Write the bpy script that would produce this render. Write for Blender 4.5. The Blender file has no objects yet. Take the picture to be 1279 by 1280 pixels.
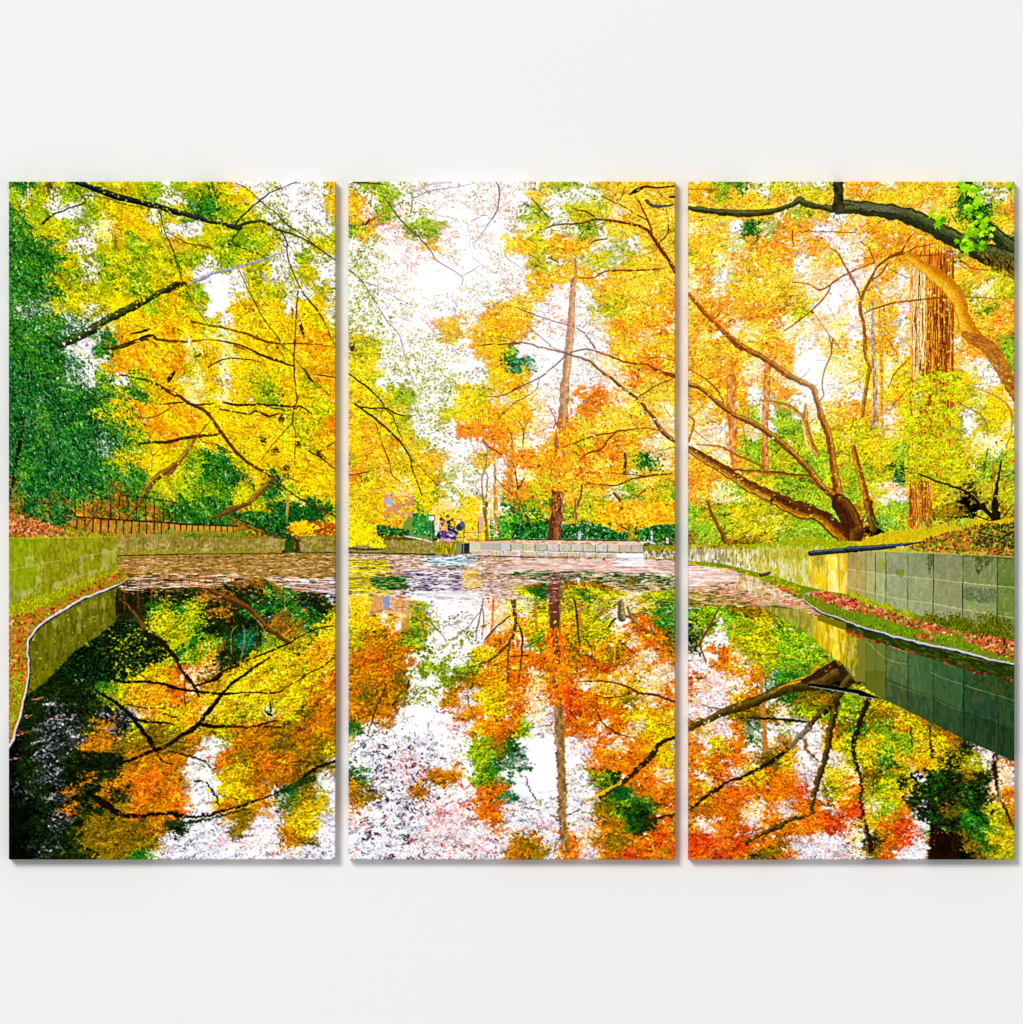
"""Three canvas prints of an autumn pond on an off-white wall."""
FILL, KEY, SIZE = .475, 10900., 12.5
# ============================================================================
# The printed autumn pond picture is painted from scratch, dab by dab, with numpy.
# All coordinates below are millimetres on the wall (x to the right, y downwards).
# ============================================================================
import numpy as np, math
S = 2.0                                   # texels per millimetre
X0, Y0, X1, Y1 = 9, 225, 1270, 1076       # painted area, a little larger than the canvases
W, H = int((X1-X0)*S), int((Y1-Y0)*S)
rng = np.random.default_rng(11)
IMG = np.zeros((H, W, 3), np.float32)
def rgb(*c): return np.array(c, np.float32)/255.

def up(g, h, w):                          # smooth enlargement of a small random grid
    gh, gw = g.shape[:2]
    yy = np.linspace(0, gh-1.001, h); xx = np.linspace(0, gw-1.001, w)
    y0 = yy.astype(int); x0 = xx.astype(int)
    fy = yy-y0; fx = xx-x0
    fy = (fy*fy*(3-2*fy))[:, None]; fx = (fx*fx*(3-2*fx))[None, :]
    a = g[y0][:, x0]; b = g[y0][:, x0+1]; c = g[y0+1][:, x0]; d = g[y0+1][:, x0+1]
    return ((a*(1-fx)+b*fx)*(1-fy)+(c*(1-fx)+d*fx)*fy).astype(np.float32)
def noise(sx, sy=None):                   # noise picture with cells of sx by sy mm, values -1..1
    sy = sy or sx
    return up(rng.uniform(-1, 1, (int((Y1-Y0)/sy)+3, int((X1-X0)/sx)+3)), H, W)
def samp(f, x, y):
    ix = np.clip(((x-X0)*S).astype(int), 0, W-1); iy = np.clip(((y-Y0)*S).astype(int), 0, H-1)
    return f[iy, ix]

def dabs(x, y, a, b, th, col, alpha=None, chunk=15000):
    """elliptic paint dabs, later ones cover earlier ones"""
    x = np.asarray(x, np.float32); n = len(x)
    if n == 0: return
    y = np.asarray(y, np.float32)
    a = np.broadcast_to(np.asarray(a, np.float32), (n,)); b = np.broadcast_to(np.asarray(b, np.float32), (n,))
    th = np.broadcast_to(np.asarray(th, np.float32), (n,)); col = np.broadcast_to(np.asarray(col, np.float32), (n, 3))
    flat = IMG.reshape(-1, 3)
    for i in range(0, n, chunk):
        s = slice(i, i+chunk)
        px = (x[s]-X0)*S; py = (y[s]-Y0)*S; aa = np.maximum(a[s]*S, .5); bb = np.maximum(b[s]*S, .5)
        R = int(math.ceil(max(aa.max(), bb.max())))
        o = np.arange(-R, R+1)
        ox, oy = np.meshgrid(o, o); ox = ox.ravel(); oy = oy.ravel()
        cx = np.round(px).astype(int); cy = np.round(py).astype(int)
        gx = cx[:, None]+ox; gy = cy[:, None]+oy
        dx = gx-px[:, None]; dy = gy-py[:, None]
        c = np.cos(th[s])[:, None]; sn = np.sin(th[s])[:, None]
        u = (dx*c+dy*sn)/aa[:, None]; v = (-dx*sn+dy*c)/bb[:, None]
        ok = (u*u+v*v <= 1) & (gx >= 0) & (gx < W) & (gy >= 0) & (gy < H)
        idx = (gy*W+gx)[ok]
        cc = np.repeat(col[s], ok.sum(1), axis=0)
        if alpha is None: flat[idx] = cc
        else: flat[idx] = flat[idx]*(1-alpha)+cc*alpha

def polymask(pts):
    pts = np.asarray(pts, float)
    x0 = max(int((pts[:, 0].min()-X0)*S), 0); x1 = min(int((pts[:, 0].max()-X0)*S)+2, W)
    y0 = max(int((pts[:, 1].min()-Y0)*S), 0); y1 = min(int((pts[:, 1].max()-Y0)*S)+2, H)
    if x1 <= x0 or y1 <= y0: return None
    gx = (np.arange(x0, x1)+.5)/S+X0; gy = (np.arange(y0, y1)+.5)/S+Y0
    m = np.zeros((y1-y0, x1-x0), bool)
    n = len(pts)
    for i in range(n):
        ax, ay = pts[i]; bx, by = pts[(i+1) % n]
        if ay == by: continue
        r = (gy > min(ay, by)) & (gy <= max(ay, by))
        xc = ax+(gy-ay)*(bx-ax)/(by-ay)
        m ^= r[:, None] & (gx[None, :] > xc[:, None])
    return slice(y0, y1), slice(x0, x1), m
def inpoly(pts, x, y):
    m = np.zeros(len(x), bool); n = len(pts)
    for i in range(n):
        ax, ay = pts[i]; bx, by = pts[(i+1) % n]
        if ay == by: continue
        r = (y > min(ay, by)) & (y <= max(ay, by))
        m ^= r & (x > ax+(y-ay)*(bx-ax)/(by-ay))
    return m
def scatter(pts, n):
    pts = np.asarray(pts, float)
    x = rng.uniform(pts[:, 0].min(), pts[:, 0].max(), n); y = rng.uniform(pts[:, 1].min(), pts[:, 1].max(), n)
    k = inpoly(pts, x, y); return x[k], y[k]
def pick(cols, n):                        # cols: list of (r,g,b[,weight])
    w = np.array([c[3] if len(c) > 3 else 1. for c in cols]); c = np.array([c[:3] for c in cols], np.float32)/255.
    return c[rng.choice(len(cols), n, p=w/w.sum())]

# ---------------------------------------------------------------- tiles (each 20 mm letter cells)
TX = dict(A=0, a=210, B=430, b=640, C=850, c=1059); TY = {'1': 215, '2': 425, '3': 630, '4': 840}
K = 220/1279.
def T(t, pts):                            # notes made on enlarged tiles -> millimetres
    ox, oy = TX[t[0]], TY[t[1]]
    return [((ox+p[0]*K, oy+p[1]*K)+tuple(p[2:])) for p in pts]
GR = {
'A1': "GGgYgYYyYgs gsYsgsYYYgs GYgswgYyyss GGYYgsqyyys GGGYswYYgYY GGGGYsgYgYY GGGYgsgYgYY GGGGYYYYgYy GeeYYsYyygy GGGGeesyyyo GGGeewGoyoo",
'a1': "gyYywwswwsf sgGYywswwwf YGGgYsswwwf wwYYgYsssws fYYgggYwsYY ggsgYYswgsw ywwWwYwsYww ygWWwYYswYw yYwWyyywyyw yyYwyyyyyYs yywqyyyyooy",
'A2': "GGddwwGooyy ddGGewsooyo dddGewgwgoy ddddGdGyGYo ddGdddYyooy ddGdGdGGYoo ddddddeGYyy dGddddGYyyy dGddddGGGYY bdddGdGbGgY bbdbbbbbbgb",
'a2': "oqyqyyyyooy oYyqyyyyyoo yqywyYYyYoo oqyqyYgyyYo yoyyyyyyyYo ooyyyyyYYoO oYyyyyyyYyo YgGdYyyyyyo YgGtGydyyyy gggGYYdgyyy GGGGYYGpGGy",
'A3': "bdbdbbbbGbG lllGbbbbbbb llblgglGbbG mmmmmmmbbbb mmmmmmmbbbb mmmmmmmDDDD mmllmmmDDGY llmmmmmDGYY llmmmDDYYDY llmmDDDYYgY glmDDDDYYyo",
'a3': "GGGGbYhhhhY hhhGbGhhYby bbbbGbbhbyl bbbbbbbbbbb bbbbbbbbbbb DDbDDDGGDDw GYDbDGhGGDY YgDDDDbbGyy YGgGtDgbYoy GgoDDyyyooy OrpyyyYyYoy",
'A4': "gDDDDDGYyyo gDDDDDgYooo gDDxxDxxpoo DDxxxDfxYcc kDxxxffcccc kDxxDDDcfff kDxxDfDfOOf kxDxfDfDOOf kkDxfDDcOff kkDxDccccfc kkDxDcccccz kkxDDDccGsz",
'a4': "OpbyyyyyyoO Ooyyyyyyyfo yoqyYysycOf YocYfffcfff cfwsffccfcy fwwOcfOfccw fwwyyfffcww OwwyyfwGcsw Owwfcfacyyz DzzzcaayyZz zzzaaazfczz zzzzzzazzzz",
'B1': "sggsswwvwww osgsswvwwvw ovgvswWWvwv gfvvggvwvWw sswvvfvwwwy sswvvWwWWww sswwWWWWWww sswwWWwwwwv sswsWwWwwoy ssswWvfvooo ysswssffoyo",
'b1': "wsYgsfyyfff wywsssyyfyy sgsYYYpyyyy wYssgsyyyyY oYooowewyyY vYsfeYeYyyy voofovoyyyy wfvvwoyyyoO ywvWwgYyyoO owvvwpOooOq fvvvwwoOpoo",
'B2': "YYswwsswoyg YywsssWWvoG yYWssssswyo yyYgsssyYpy yYyYwsYyyoo yoyYssvOOOo yoyoYswWvrO YooYyowwfwO OYfyyysswwO yyypyYsswpo yyypgypyywG",
'b2': "vvWWwvoyoyO twWWwpqoOyy owwvwvpOyoy ypvwOOpqyyy opvwOyyyyqy opvOyyyyopq qwooYOOopqo OoOoOyOYGpo qoYfOyosyyo OYOyYysgoYg GYGoYgppgYg",
'B3': "yyyogypyqpG yyooGGqyypG yyhhhhqyyGh bbbbbbbbbbb bbbbbbbbbbb YYgwwwWWwww YpppgwWWWpo yoopgswwWpO YfcfgwwswOO fOffvsssyoO ffOfsgsgoOO",
'b3': "GgogYYopoyy hGhoGhhoyoy hhhhhhhhGhh bbbbbbbbbbb bbbbbbbbbbb YGhYGYYpYgg qYyYYYppYGG oyyoYYwOOGG wgObYoopOfG OOOfOfcOpOf OwOOOrOpopw",
'B4': "fffcwsgcfoO fcfcssfayyO fffwWWvfOyv GwwwWWvvoOO wwwzzzwWgfG wzzaazwWgGe GzzaaffWgGw fczzfzwwOOt fzzzzaaaOOa azzzzaaaaOa zzzzaaazaaf azzazazaazf",
'b4': "OpoOpopoppp OpOrOOycpOp OparOOOyoop gwwOOpOpyyy WWWwaOpOoyw eWWWvOOOOyy WWWwwgDOOpy WWWwwcGGOOO zwzwacgDGOO aaawaffGDOb cfzOpfcOOrO fcaOaOOrOfr",
'C1': "oogGesYwsYo oogyysfYYyy yyyyyysgysw qyywGeOOvvo yyyeOOOprvw YyqOyyOwqyw qOwyyyypppw pypoyyyypWv yrOOOOfYwWp yoOpyOpqpqq rqWyqyqwpqo",
'c1': "rowfyyygsfg royyyOyGssy yyyypyyGGYO pOyoOgyYGyO pyOOOooGGOG wOOoOOpoyyO vpOvyOyyyYy WoppqOyYqYY WyovyoOygrO vpowyoyyyOo WoopyowrOog",
'C2': "OyoyyOOwWqo ryOOqpOWWqq yyOOpopWWwq OoyowwOwwWq ypOotwGwpyO ypwopwGGqYO pppoGgYYYYy oyqOGgYtGYy OofffYGGGYY OoqtYygggYG tYpYYYgGGYY",
'c2': "qyowoOqOOGg qyqyyOOqwgg qyqyyyGywwY wqyoyYyYqyp OopyyYcwYyy YYpyYYYwYyq YyYgYGYyqqy YYyGYyyYgGo GYYdYYoYGcg GYpwoyckcYg cYwGocckkYY",
'C3': "tYgyYYYggGG tGgYYYgGGGY bgcbcyggggY mmmmmmmmmmm mmmmmmmmmmm tGlfmmmmmmm tgGcccfmmmm xgwGYYGGGcm DswYYYGGGGm awOpYYGGGGG aaOoOGGGGfk",
'c3': "cYGGocckYcY bkGGoyyyyYl byyygglglGl mmmmmmmmmmm mmmmmmmmmmm mmmmmmmmmmm mmmmmmmmmmm mmmmmmmmmmm mmmmmmmmmmm mmmmmmmmmmm mmmmmmmmmmm",
'C4': "OpapOeGGckk OaaoOsGcccg aaacccpgYgY fpaOewswwfc OwyOswfwwyY OoOOpcyawaY OpOayOOaayy OyOOOOOraYy ffOOpOaOOaO OaOOaOOOOrr rrOrOOczaaz rOrODcOazaa",
'c4': "cYcGGGGGGDD gYYYGGGGGGG gccyfcGGGGG GcgfYcfDGGG YyggyycDaaD YyGooyDYsaO qcgYwGDcDpw OgYyDGDGDpO rqgOeDcGDYO pyOrzGDGGYc pDOrzfkcGyy zcOzzfkkcYY",
}
# ---------------------------------------------------------------- paint recipes: ground colour, leaf colours, share of leaf dabs kept
RC = {
'W': ((253,249,254), [(238,228,244,1),(250,240,248,3)], .04),
'w': ((252,246,253), [(130,135,90,3),(160,130,160,3),(180,165,70,2),(214,196,210,4),(110,100,110,1),(200,205,170,3)], .3),
'v': ((253,244,250), [(220,130,110,3),(190,110,150,2),(240,170,80,3),(150,100,120,2),(240,200,215,4)], .32),
's': ((247,243,240), [(120,140,30,5),(165,160,30,4),(80,105,20,3),(200,170,30,2),(205,215,150,3),(90,60,60,1.5)], .69),
'y': ((247,200,8), [(253,214,4,7),(255,232,30,5),(248,188,4,5),(232,168,8,3),(222,182,10,2.5),(255,244,110,2),(176,130,10,1.3),(110,85,12,.6)], 1),
'Y': ((205,190,12), [(214,210,14,5),(176,188,18,5),(244,230,28,3.4),(140,160,18,4),(220,180,10,2.4),(100,124,14,2.4),(60,80,12,1),(236,240,120,1)], 1),
'o': ((250,168,14), [(254,184,16,5),(252,152,12,5),(255,208,30,4),(244,128,16,3),(255,226,100,2),(206,110,12,1.4),(130,70,14,.5)], 1),
'O': ((240,118,12), [(250,134,10,5),(238,102,8,5),(252,160,22,4),(222,82,16,2.5),(196,78,12,1.6),(255,190,70,1.6),(120,50,12,.8)], 1),
'r': ((222,72,22), [(232,76,16,5),(210,52,26,3),(246,110,20,3),(250,150,80,1),(140,36,16,1)], 1),
'p': ((253,226,200), [(252,190,90,4),(250,165,50,4),(255,243,232,5),(245,140,60,2),(250,215,140,3),(215,120,90,1)], .9),
'q': ((254,240,190), [(253,222,80,5),(255,248,225,5),(250,200,40,3),(255,236,130,4),(226,176,50,1.3)], .9),
'g': ((130,160,20), [(150,184,18,5),(184,208,26,4),(104,148,20,4),(66,112,18,3),(208,212,40,2),(30,66,14,1.6),(222,238,140,1)], 1),
'G': ((44,104,26), [(34,116,26,5),(72,146,28,4),(16,78,20,4),(112,168,36,2.4),(8,46,14,3),(160,196,80,1.2),(190,220,200,.7)], 1),
'd': ((22,74,30), [(22,96,34,5),(12,64,26,4),(46,130,46,4),(6,36,18,3),(90,160,60,2.4),(126,176,130,.8),(60,120,80,1.6)], 1),
'h': ((18,72,28), [(14,84,30,4),(8,54,24,4),(40,116,36,4),(90,146,34,1.5),(6,30,16,2),(120,170,130,.6)], 1),
't': ((14,96,74), [(12,108,80,4),(40,140,96,3),(8,66,50,3),(110,180,140,1.2),(90,150,50,2)], 1),
'e': ((60,100,50), [(238,240,250,6),(22,84,28,4),(14,58,22,4),(100,146,60,2),(200,214,220,2)], 1),
'b': ((150,95,24), [(176,110,26,4),(204,140,40,3),(120,76,18,3),(70,56,16,2),(214,164,72,1.5),(80,96,20,1.5)], 1),
'l': ((180,96,44), [(198,104,50,4),(220,144,86,3),(160,66,32,3),(236,186,140,1.6),(110,56,24,1.6),(196,140,50,1.6),(90,84,24,1)], 1),
'm': ((132,136,30), [(150,160,26,4),(120,124,30,3),(176,176,60,2)], .8),
'c': ((120,100,8), [(134,112,8,4),(160,128,8,3),(100,96,12,3),(190,140,10,2),(66,66,10,2),(206,120,10,1)], 1),
'f': ((202,128,8), [(212,138,6,5),(190,112,6,4),(228,158,10,3),(160,110,8,3),(232,110,8,2.4),(120,86,10,1.8),(60,44,10,.8)], 1),
'u': ((226,176,30), [(240,190,20,4),(214,150,20,3),(250,210,50,3),(180,140,20,2),(236,130,30,1.5),(250,236,190,2)], .95),
'Q': ((248,150,24), [(252,164,20,5),(246,128,20,4),(255,190,40,4),(240,100,24,2),(255,214,110,2.4),(206,86,16,1.2)], 1),
'C': ((176,170,30), [(200,196,20,4),(150,150,20,3),(230,206,40,3),(110,90,24,2),(90,110,20,1.4),(110,80,20,.7)], 1),
'E': ((186,196,140), [(240,236,236,4),(150,170,60,4),(90,130,50,3),(220,190,40,3),(60,90,40,1.5)], .95),
'H': ((251,196,34), [(254,206,34,6),(250,184,20,4),(255,226,80,3),(246,160,24,2.4),(255,238,160,2),(214,150,20,1.5),(120,80,16,.4)], 1),
'V': ((130,170,24), [(140,190,20,5),(104,166,24,4),(180,214,30,4),(76,140,24,2.4),(220,228,50,2),(50,110,24,1.2),(232,244,150,.8)], 1),
'k': ((7,9,5), [(12,16,8,4),(5,6,4,4),(18,26,12,1),(24,34,16,.6)], .8),
'D': ((22,36,10), [(16,34,12,5),(34,56,14,3),(8,14,6,4),(60,76,16,1.6),(34,66,30,1.2),(110,112,20,.8)], 1),
'x': ((14,20,12), [(10,16,10,5),(24,36,20,2),(232,228,246,2.6),(176,180,206,1.2),(20,44,20,1.6)], 1),
'z': ((240,239,252), [(247,245,254,10),(230,230,248,3),(60,52,70,.9),(130,116,142,1.4),(110,66,86,.7),(252,250,255,6)], 1),
'Z': ((238,236,250), [(244,240,253,6),(216,216,242,3),(120,106,132,1.2),(230,140,40,.8)], 1),
'a': ((244,234,246), [(250,243,252,9),(230,222,242,3),(214,96,76,1.3),(240,150,96,1.5),(150,70,90,1),(70,50,64,.8)], 1),
}
KEYS = list(RC); KI = {k: i for i, k in enumerate(KEYS)}
GW, GH = 64, 44                           # merged letter map, 20 mm cells sampled finer below
def build_map():
    m = np.zeros((H//4+1, W//4+1), np.uint8)
    gx = np.arange(m.shape[1])*4/S+X0; gy = np.arange(m.shape[0])*4/S+Y0
    for t, txt in GR.items():
        rows = txt.split(); ox, oy = TX[t[0]], TY[t[1]]
        xe = ox+220; ye = oy+245 if t[1] == '4' else oy+215
        cx = np.where((gx >= ox) & (gx < xe))[0]; cy = np.where((gy >= oy) & (gy < ye))[0]
        arr = np.array([[KI[c] for c in r] for r in rows], np.uint8)
        if t[0] in 'Cc' and t[1] in '23': arr[arr == KI['G']] = KI['V']; arr[arr == KI['t']] = KI['V']
        if t[0] == 'C' and t[1] == '3' or t[0] in 'aC' and t[1] == '2': arr[arr == KI['t']] = KI['G']
        if t[1] in '12': arr[arr == KI['r']] = KI['Q' if t[0] in 'Cc' else 'O']; arr[arr == KI['f']] = KI['u']; arr[arr == KI['e']] = KI['E'] if t[0] not in 'A' else KI['e']; arr[arr == KI['c']] = KI['C']; arr[arr == KI['O']] = KI['Q'] if t[0] in 'Cc' else KI['O']
        if t in ('C1', 'c1', 'C2') or t in ('b1', 'b2'): arr[arr == KI['y']] = KI['H']
        m[np.ix_(cy, cx)] = arr[np.minimum(((gy[cy]-oy)/20).astype(int), len(rows)-1)][:, np.minimum(((gx[cx]-ox)/20).astype(int), 10)]
    return m
MAP = build_map()
n1, n2, n3, n4 = noise(9), noise(9), noise(3.5), noise(3.5)
n5, n6 = noise(28), noise(28)
def letter(x, y, j=3.5):                  # which recipe at a point: jittered so cell edges dissolve into ragged clumps
    xx = x+samp(n1, x, y)*8+samp(n3, x, y)*5+rng.normal(0, j, len(x)); yy = y+samp(n2, x, y)*7+samp(n4, x, y)*4+rng.normal(0, j*.8, len(y))
    ix = np.clip(((xx-X0)*S/4).astype(int), 0, MAP.shape[1]-1); iy = np.clip(((yy-Y0)*S/4).astype(int), 0, MAP.shape[0]-1)
    return MAP[iy, ix]
BASE = np.array([RC[k][0] for k in KEYS], np.float32)/255.
KEEP = np.array([RC[k][2] for k in KEYS])
DARK = np.isin(np.array(KEYS), list('dhGDkx'))
def leafcol(L):
    n = len(L); out = np.zeros((n, 3), np.float32)
    for i in range(len(KEYS)):
        s = L == i; c = int(s.sum())
        if c: out[s] = pick(RC[KEYS[i]][1], c)
    return out
mid = noise(14, 9); clump = noise(6, 4.5); fine = noise(2.2, 1.8); broad = noise(24, 18)
def vary(x, y, col, k=1.0):
    g = 1+k*(.10*samp(clump, x, y)+.07*samp(broad, x, y))+rng.normal(0, .045, len(x))
    return np.clip(col*g[:, None], 0, 1)
def area(n): return rng.uniform(X0, X1, n), rng.uniform(Y0, Y1, n)

GAPT = np.full(len(KEYS), 9.)
for k_, v_ in dict(p=.05, q=.2, O=.62, o=.66, y=.9, Y=.85, s=.1, r=.9, g=1.1, c=1.2, f=1.15, e=.3, G=1.3, Q=.55, H=.72, u=.6, E=.2, C=.8).items(): GAPT[KI[k_]] = v_
gapn = noise(4.6, 3)+.75*noise(11, 7)+.25*noise(2, 1.6)
def direc(x, y):                          # how sprays of leaves lie: fanning down to the right at the left, flat and rising at the right
    t = np.where(x < 430, .62, np.where(x < 860, .25, -.28))+samp(n5, x, y)*.75
    return np.where(y > 745, -t*.8, t)
def gap(x, y, L): return (samp(gapn, x, y) > GAPT[L]+np.where(x < 430, .45, 0)) & (y > 0)
NOSH = np.isin(np.array(KEYS), list('zZawvWpqE'))
def sprays(n, k, la, lp, a, b, mixown=.4, ylim=None, letters=None, tone=.13, shade=.4, small=False):
    """n sprays of k leaves; each spray has one tint, its leaves vary around it, shaded leaves lie underneath"""
    x, y = area(n)
    if ylim: y = rng.uniform(ylim[0], ylim[1], n)
    L = letter(x, y, 2.5)
    sky = KEEP[L] < .7
    kp = rng.random(n) < np.where(sky, KEEP[L]*(1.1 if small else .0), 0. if small else 1.)
    x, y, L = x[kp], y[kp], L[kp]; n = len(x)
    c0 = leafcol(L)*.72+BASE[L]*.28 if not small else leafcol(L)
    low_ = y > 745
    tn = 1+rng.normal(0, tone, n)*np.where(low_, 1.35, 1)+.13*samp(clump, x, y)+.10*samp(mid, x, y)
    o = np.argsort(tn+rng.normal(0, .12, n)); x, y, L, c0, tn = x[o], y[o], L[o], c0[o], tn[o]
    th = direc(x, y)+rng.normal(0, .35, n)
    u = rng.normal(0, la, (n, k)); v = rng.normal(0, lp, (n, k))+.035*u*u*rng.choice([-1, 1], (n, 1))*.4
    X = (x[:, None]+np.cos(th)[:, None]*u-np.sin(th)[:, None]*v).ravel(); Y = (y[:, None]+np.sin(th)[:, None]*u+np.cos(th)[:, None]*v).ravel()
    LL = np.repeat(L, k); own = letter(X, Y, 1.)
    far = (KEEP[own] < .7) & (rng.random(len(X)) > np.where(own == KI['s'], .5, .22)) & (not small)
    kp = ~far & ~(gap(X, Y, own) & (rng.random(len(X)) < .86))
    lc = leafcol(LL); col = (np.repeat(c0, k, 0)*(1-mixown)+lc*mixown)*np.repeat(tn, k)[:, None]*(1+rng.normal(0, .05, len(X)))[:, None]
    air = (np.where((Y < 700) & (X > 430), .16, .0)*(col.sum(1) > 1.0))[:, None]; col = col*(1-air)+np.array([[1., .93, .62]], np.float32)*air
    X, Y, col, T0 = X[kp], Y[kp], np.clip(col[kp], 0, 1), np.repeat(th, k)[kp]; m = len(X)
    sz = rng.lognormal(0, .28, m); A = a*sz; Bb = b*sz; TH = T0+rng.normal(0, .38, m)
    low = Y > 800; TH = np.where(low, np.where(rng.random(m) < .45, 1.57, 0)+rng.normal(0, .2, m), TH)
    if shade:
        s_ = (rng.random(m) < shade) & (~NOSH[LL[kp]])
        # interleave: each shaded dab directly before its leaf so later sprays still cover it
        idx = np.concatenate([np.where(s_)[0]-.4, np.arange(m)]); od = np.argsort(idx, kind='stable')
        g = lambda p, q: np.concatenate([p[s_], q])[od]
        dk = np.clip(col*np.where((col.sum(1) > .9)[:, None], np.where((Y > 745)[:, None], np.array([[.55, .46, .4]], np.float32), np.array([[.8, .68, .42]], np.float32)), np.array([[.42, .48, .42]], np.float32)), 0, 1)
        dabs(g(X+.5, X), g(Y+.9, Y), g(A*1.05, A), g(Bb*1.1, Bb), g(TH, TH), np.concatenate([dk[s_], col])[od])
    else:
        dabs(X, Y, A, Bb, TH, col)
        if small: dabs(X, Y, A*.8, Bb*.7, TH+1.2, col)

def foliage_layers():
    yy, xx = np.mgrid[0:H, 0:W]; x = (xx/S+X0).ravel().astype(np.float32); y = (yy/S+Y0).ravel().astype(np.float32)
    x2 = x+samp(n1, x, y)*8+samp(n3, x, y)*5; y2 = y+samp(n2, x, y)*7+samp(n4, x, y)*4
    ix = np.clip(((x2-X0)*S/4).astype(int), 0, MAP.shape[1]-1); iy = np.clip(((y2-Y0)*S/4).astype(int), 0, MAP.shape[0]-1)
    IMG[:] = box(box(BASE[MAP[iy, ix]].reshape(H, W, 3), 4), 4)
    n = 60000; x, y = area(n); L = letter(x, y, 3.5); kp = KEEP[L] > .7; x, y, L = x[kp], y[kp], L[kp]
    dabs(x, y, 3.2, 1.8, direc(x, y)+rng.normal(0, .5, len(x)), vary(x, y, leafcol(L)*.55+BASE[L]*.45))
    n = 90000; x, y = area(n); L = letter(x, y, 1); kp = gap(x, y, L); x, y = x[kp], y[kp]       # sky between the leaves
    dabs(x, y, 2.2, 1.5, rng.normal(0, 1, len(x)), np.clip(rgb(252, 246, 250)*(1-np.abs(rng.normal(0, .02, len(x))))[:, None], 0, 1))
    sprays(10000, 24, 7, 2.4, 1.8, .9, .2, tone=.13)
    twigs_all(520)
    sprays(20000, 20, 6.5, 1.6, 1.45, .6, .22, tone=.15)
    sprays(26000, 10, 5, 1.1, 1.15, .5, .25, shade=.4, tone=.15)
    sprays(60000, 7, 5.5, 1.3, 1.05, .62, .6, shade=0, small=True, tone=.05)
    # scattered dark gaps and glints
    n = 90000; x, y = area(n); L = letter(x, y, 1); k = (KEEP[L] > .7) & (samp(fine, x, y)+samp(clump, x, y)*.8 > .62); x, y, L = x[k], y[k], L[k]
    dabs(x, y, .9, .5, direc(x, y)+rng.normal(0, .8, len(x)), BASE[L]*np.array([.42, .36, .3], np.float32)*rng.uniform(.8, 1.5, len(x))[:, None].astype(np.float32))
    n = 150000; x, y = area(n); L = letter(x, y, 1); k = (KEEP[L] > .7) & (samp(fine, x, y)-samp(clump, x, y)*.6 < -.62) & (L != KI['k']); x, y, L = x[k], y[k], L[k]
    dabs(x, y, .85, .5, direc(x, y)+rng.normal(0, .8, len(x)), np.clip(BASE[L]*1.2+.13, 0, 1))

def twigs_all(n):
    for _ in range(n):
        x = rng.uniform(X0, X1); y = rng.uniform(Y0, 660) if rng.random() < .55 else rng.uniform(760, Y1)
        L = letter(np.array([x]), np.array([y]), 1)[0]
        c = (70, 40, 14) if KEYS[L] in 'yYoOpqrgcf' else (110, 90, 110) if KEEP[L] < .7 or KEYS[L] == 'z' else (50, 60, 30)
        a = float(direc(np.array([x]), np.array([y]))[0])+rng.normal(0, .7); p = [(x, y, rng.uniform(.6, 1.2))]; ln = rng.uniform(10, 38)
        for i in range(4): a += rng.normal(0, .28); x += math.cos(a)*ln/4; y += math.sin(a)*ln/4; p.append((x, y, p[0][2]*(1-.18*i)))
        branch(p, c, wob=.25)
def box(img, r):
    k = 2*r+1; p = np.pad(img, ((r, r), (r, r), (0, 0)), mode='edge')
    c = np.cumsum(p, 0, dtype=np.float64); c = np.concatenate([c[k-1:k], c[k:]-c[:-k]], 0)/k
    d = np.cumsum(c, 1); return (np.concatenate([d[:, k-1:k], d[:, k:]-d[:, :-k]], 1)/k).astype(np.float32)

# ---------------------------------------------------------------- branches
def spline(pts, step=.35):
    p = np.array([(q[0], q[1], q[2] if len(q) > 2 else np.nan) for q in pts], float)
    w = p[:, 2]; ok = ~np.isnan(w)
    if not ok.any(): w[:] = 1.2
    else: w[:] = np.interp(np.arange(len(w)), np.where(ok)[0], w[ok])
    P = np.vstack([2*p[0]-p[1], p, 2*p[-1]-p[-2]]); out = []
    for i in range(1, len(P)-2):
        n = max(int(np.hypot(*(P[i+1]-P[i])[:2])/step), 2); t = np.linspace(0, 1, n, endpoint=False)[:, None]
        out.append(.5*((2*P[i])+(-P[i-1]+P[i+1])*t+(2*P[i-1]-5*P[i]+4*P[i+1]-P[i+2])*t*t+(-P[i-1]+3*P[i]-3*P[i+1]+P[i+2])*t**3))
    o = np.vstack(out); o[:, 2] = np.maximum(o[:, 2], .5); return o
C_DK = (24, 26, 16); C_BR = (96, 52, 16); C_SL = (62, 52, 82); C_TN = (176, 116, 44); C_RB = (92, 36, 16)
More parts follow.
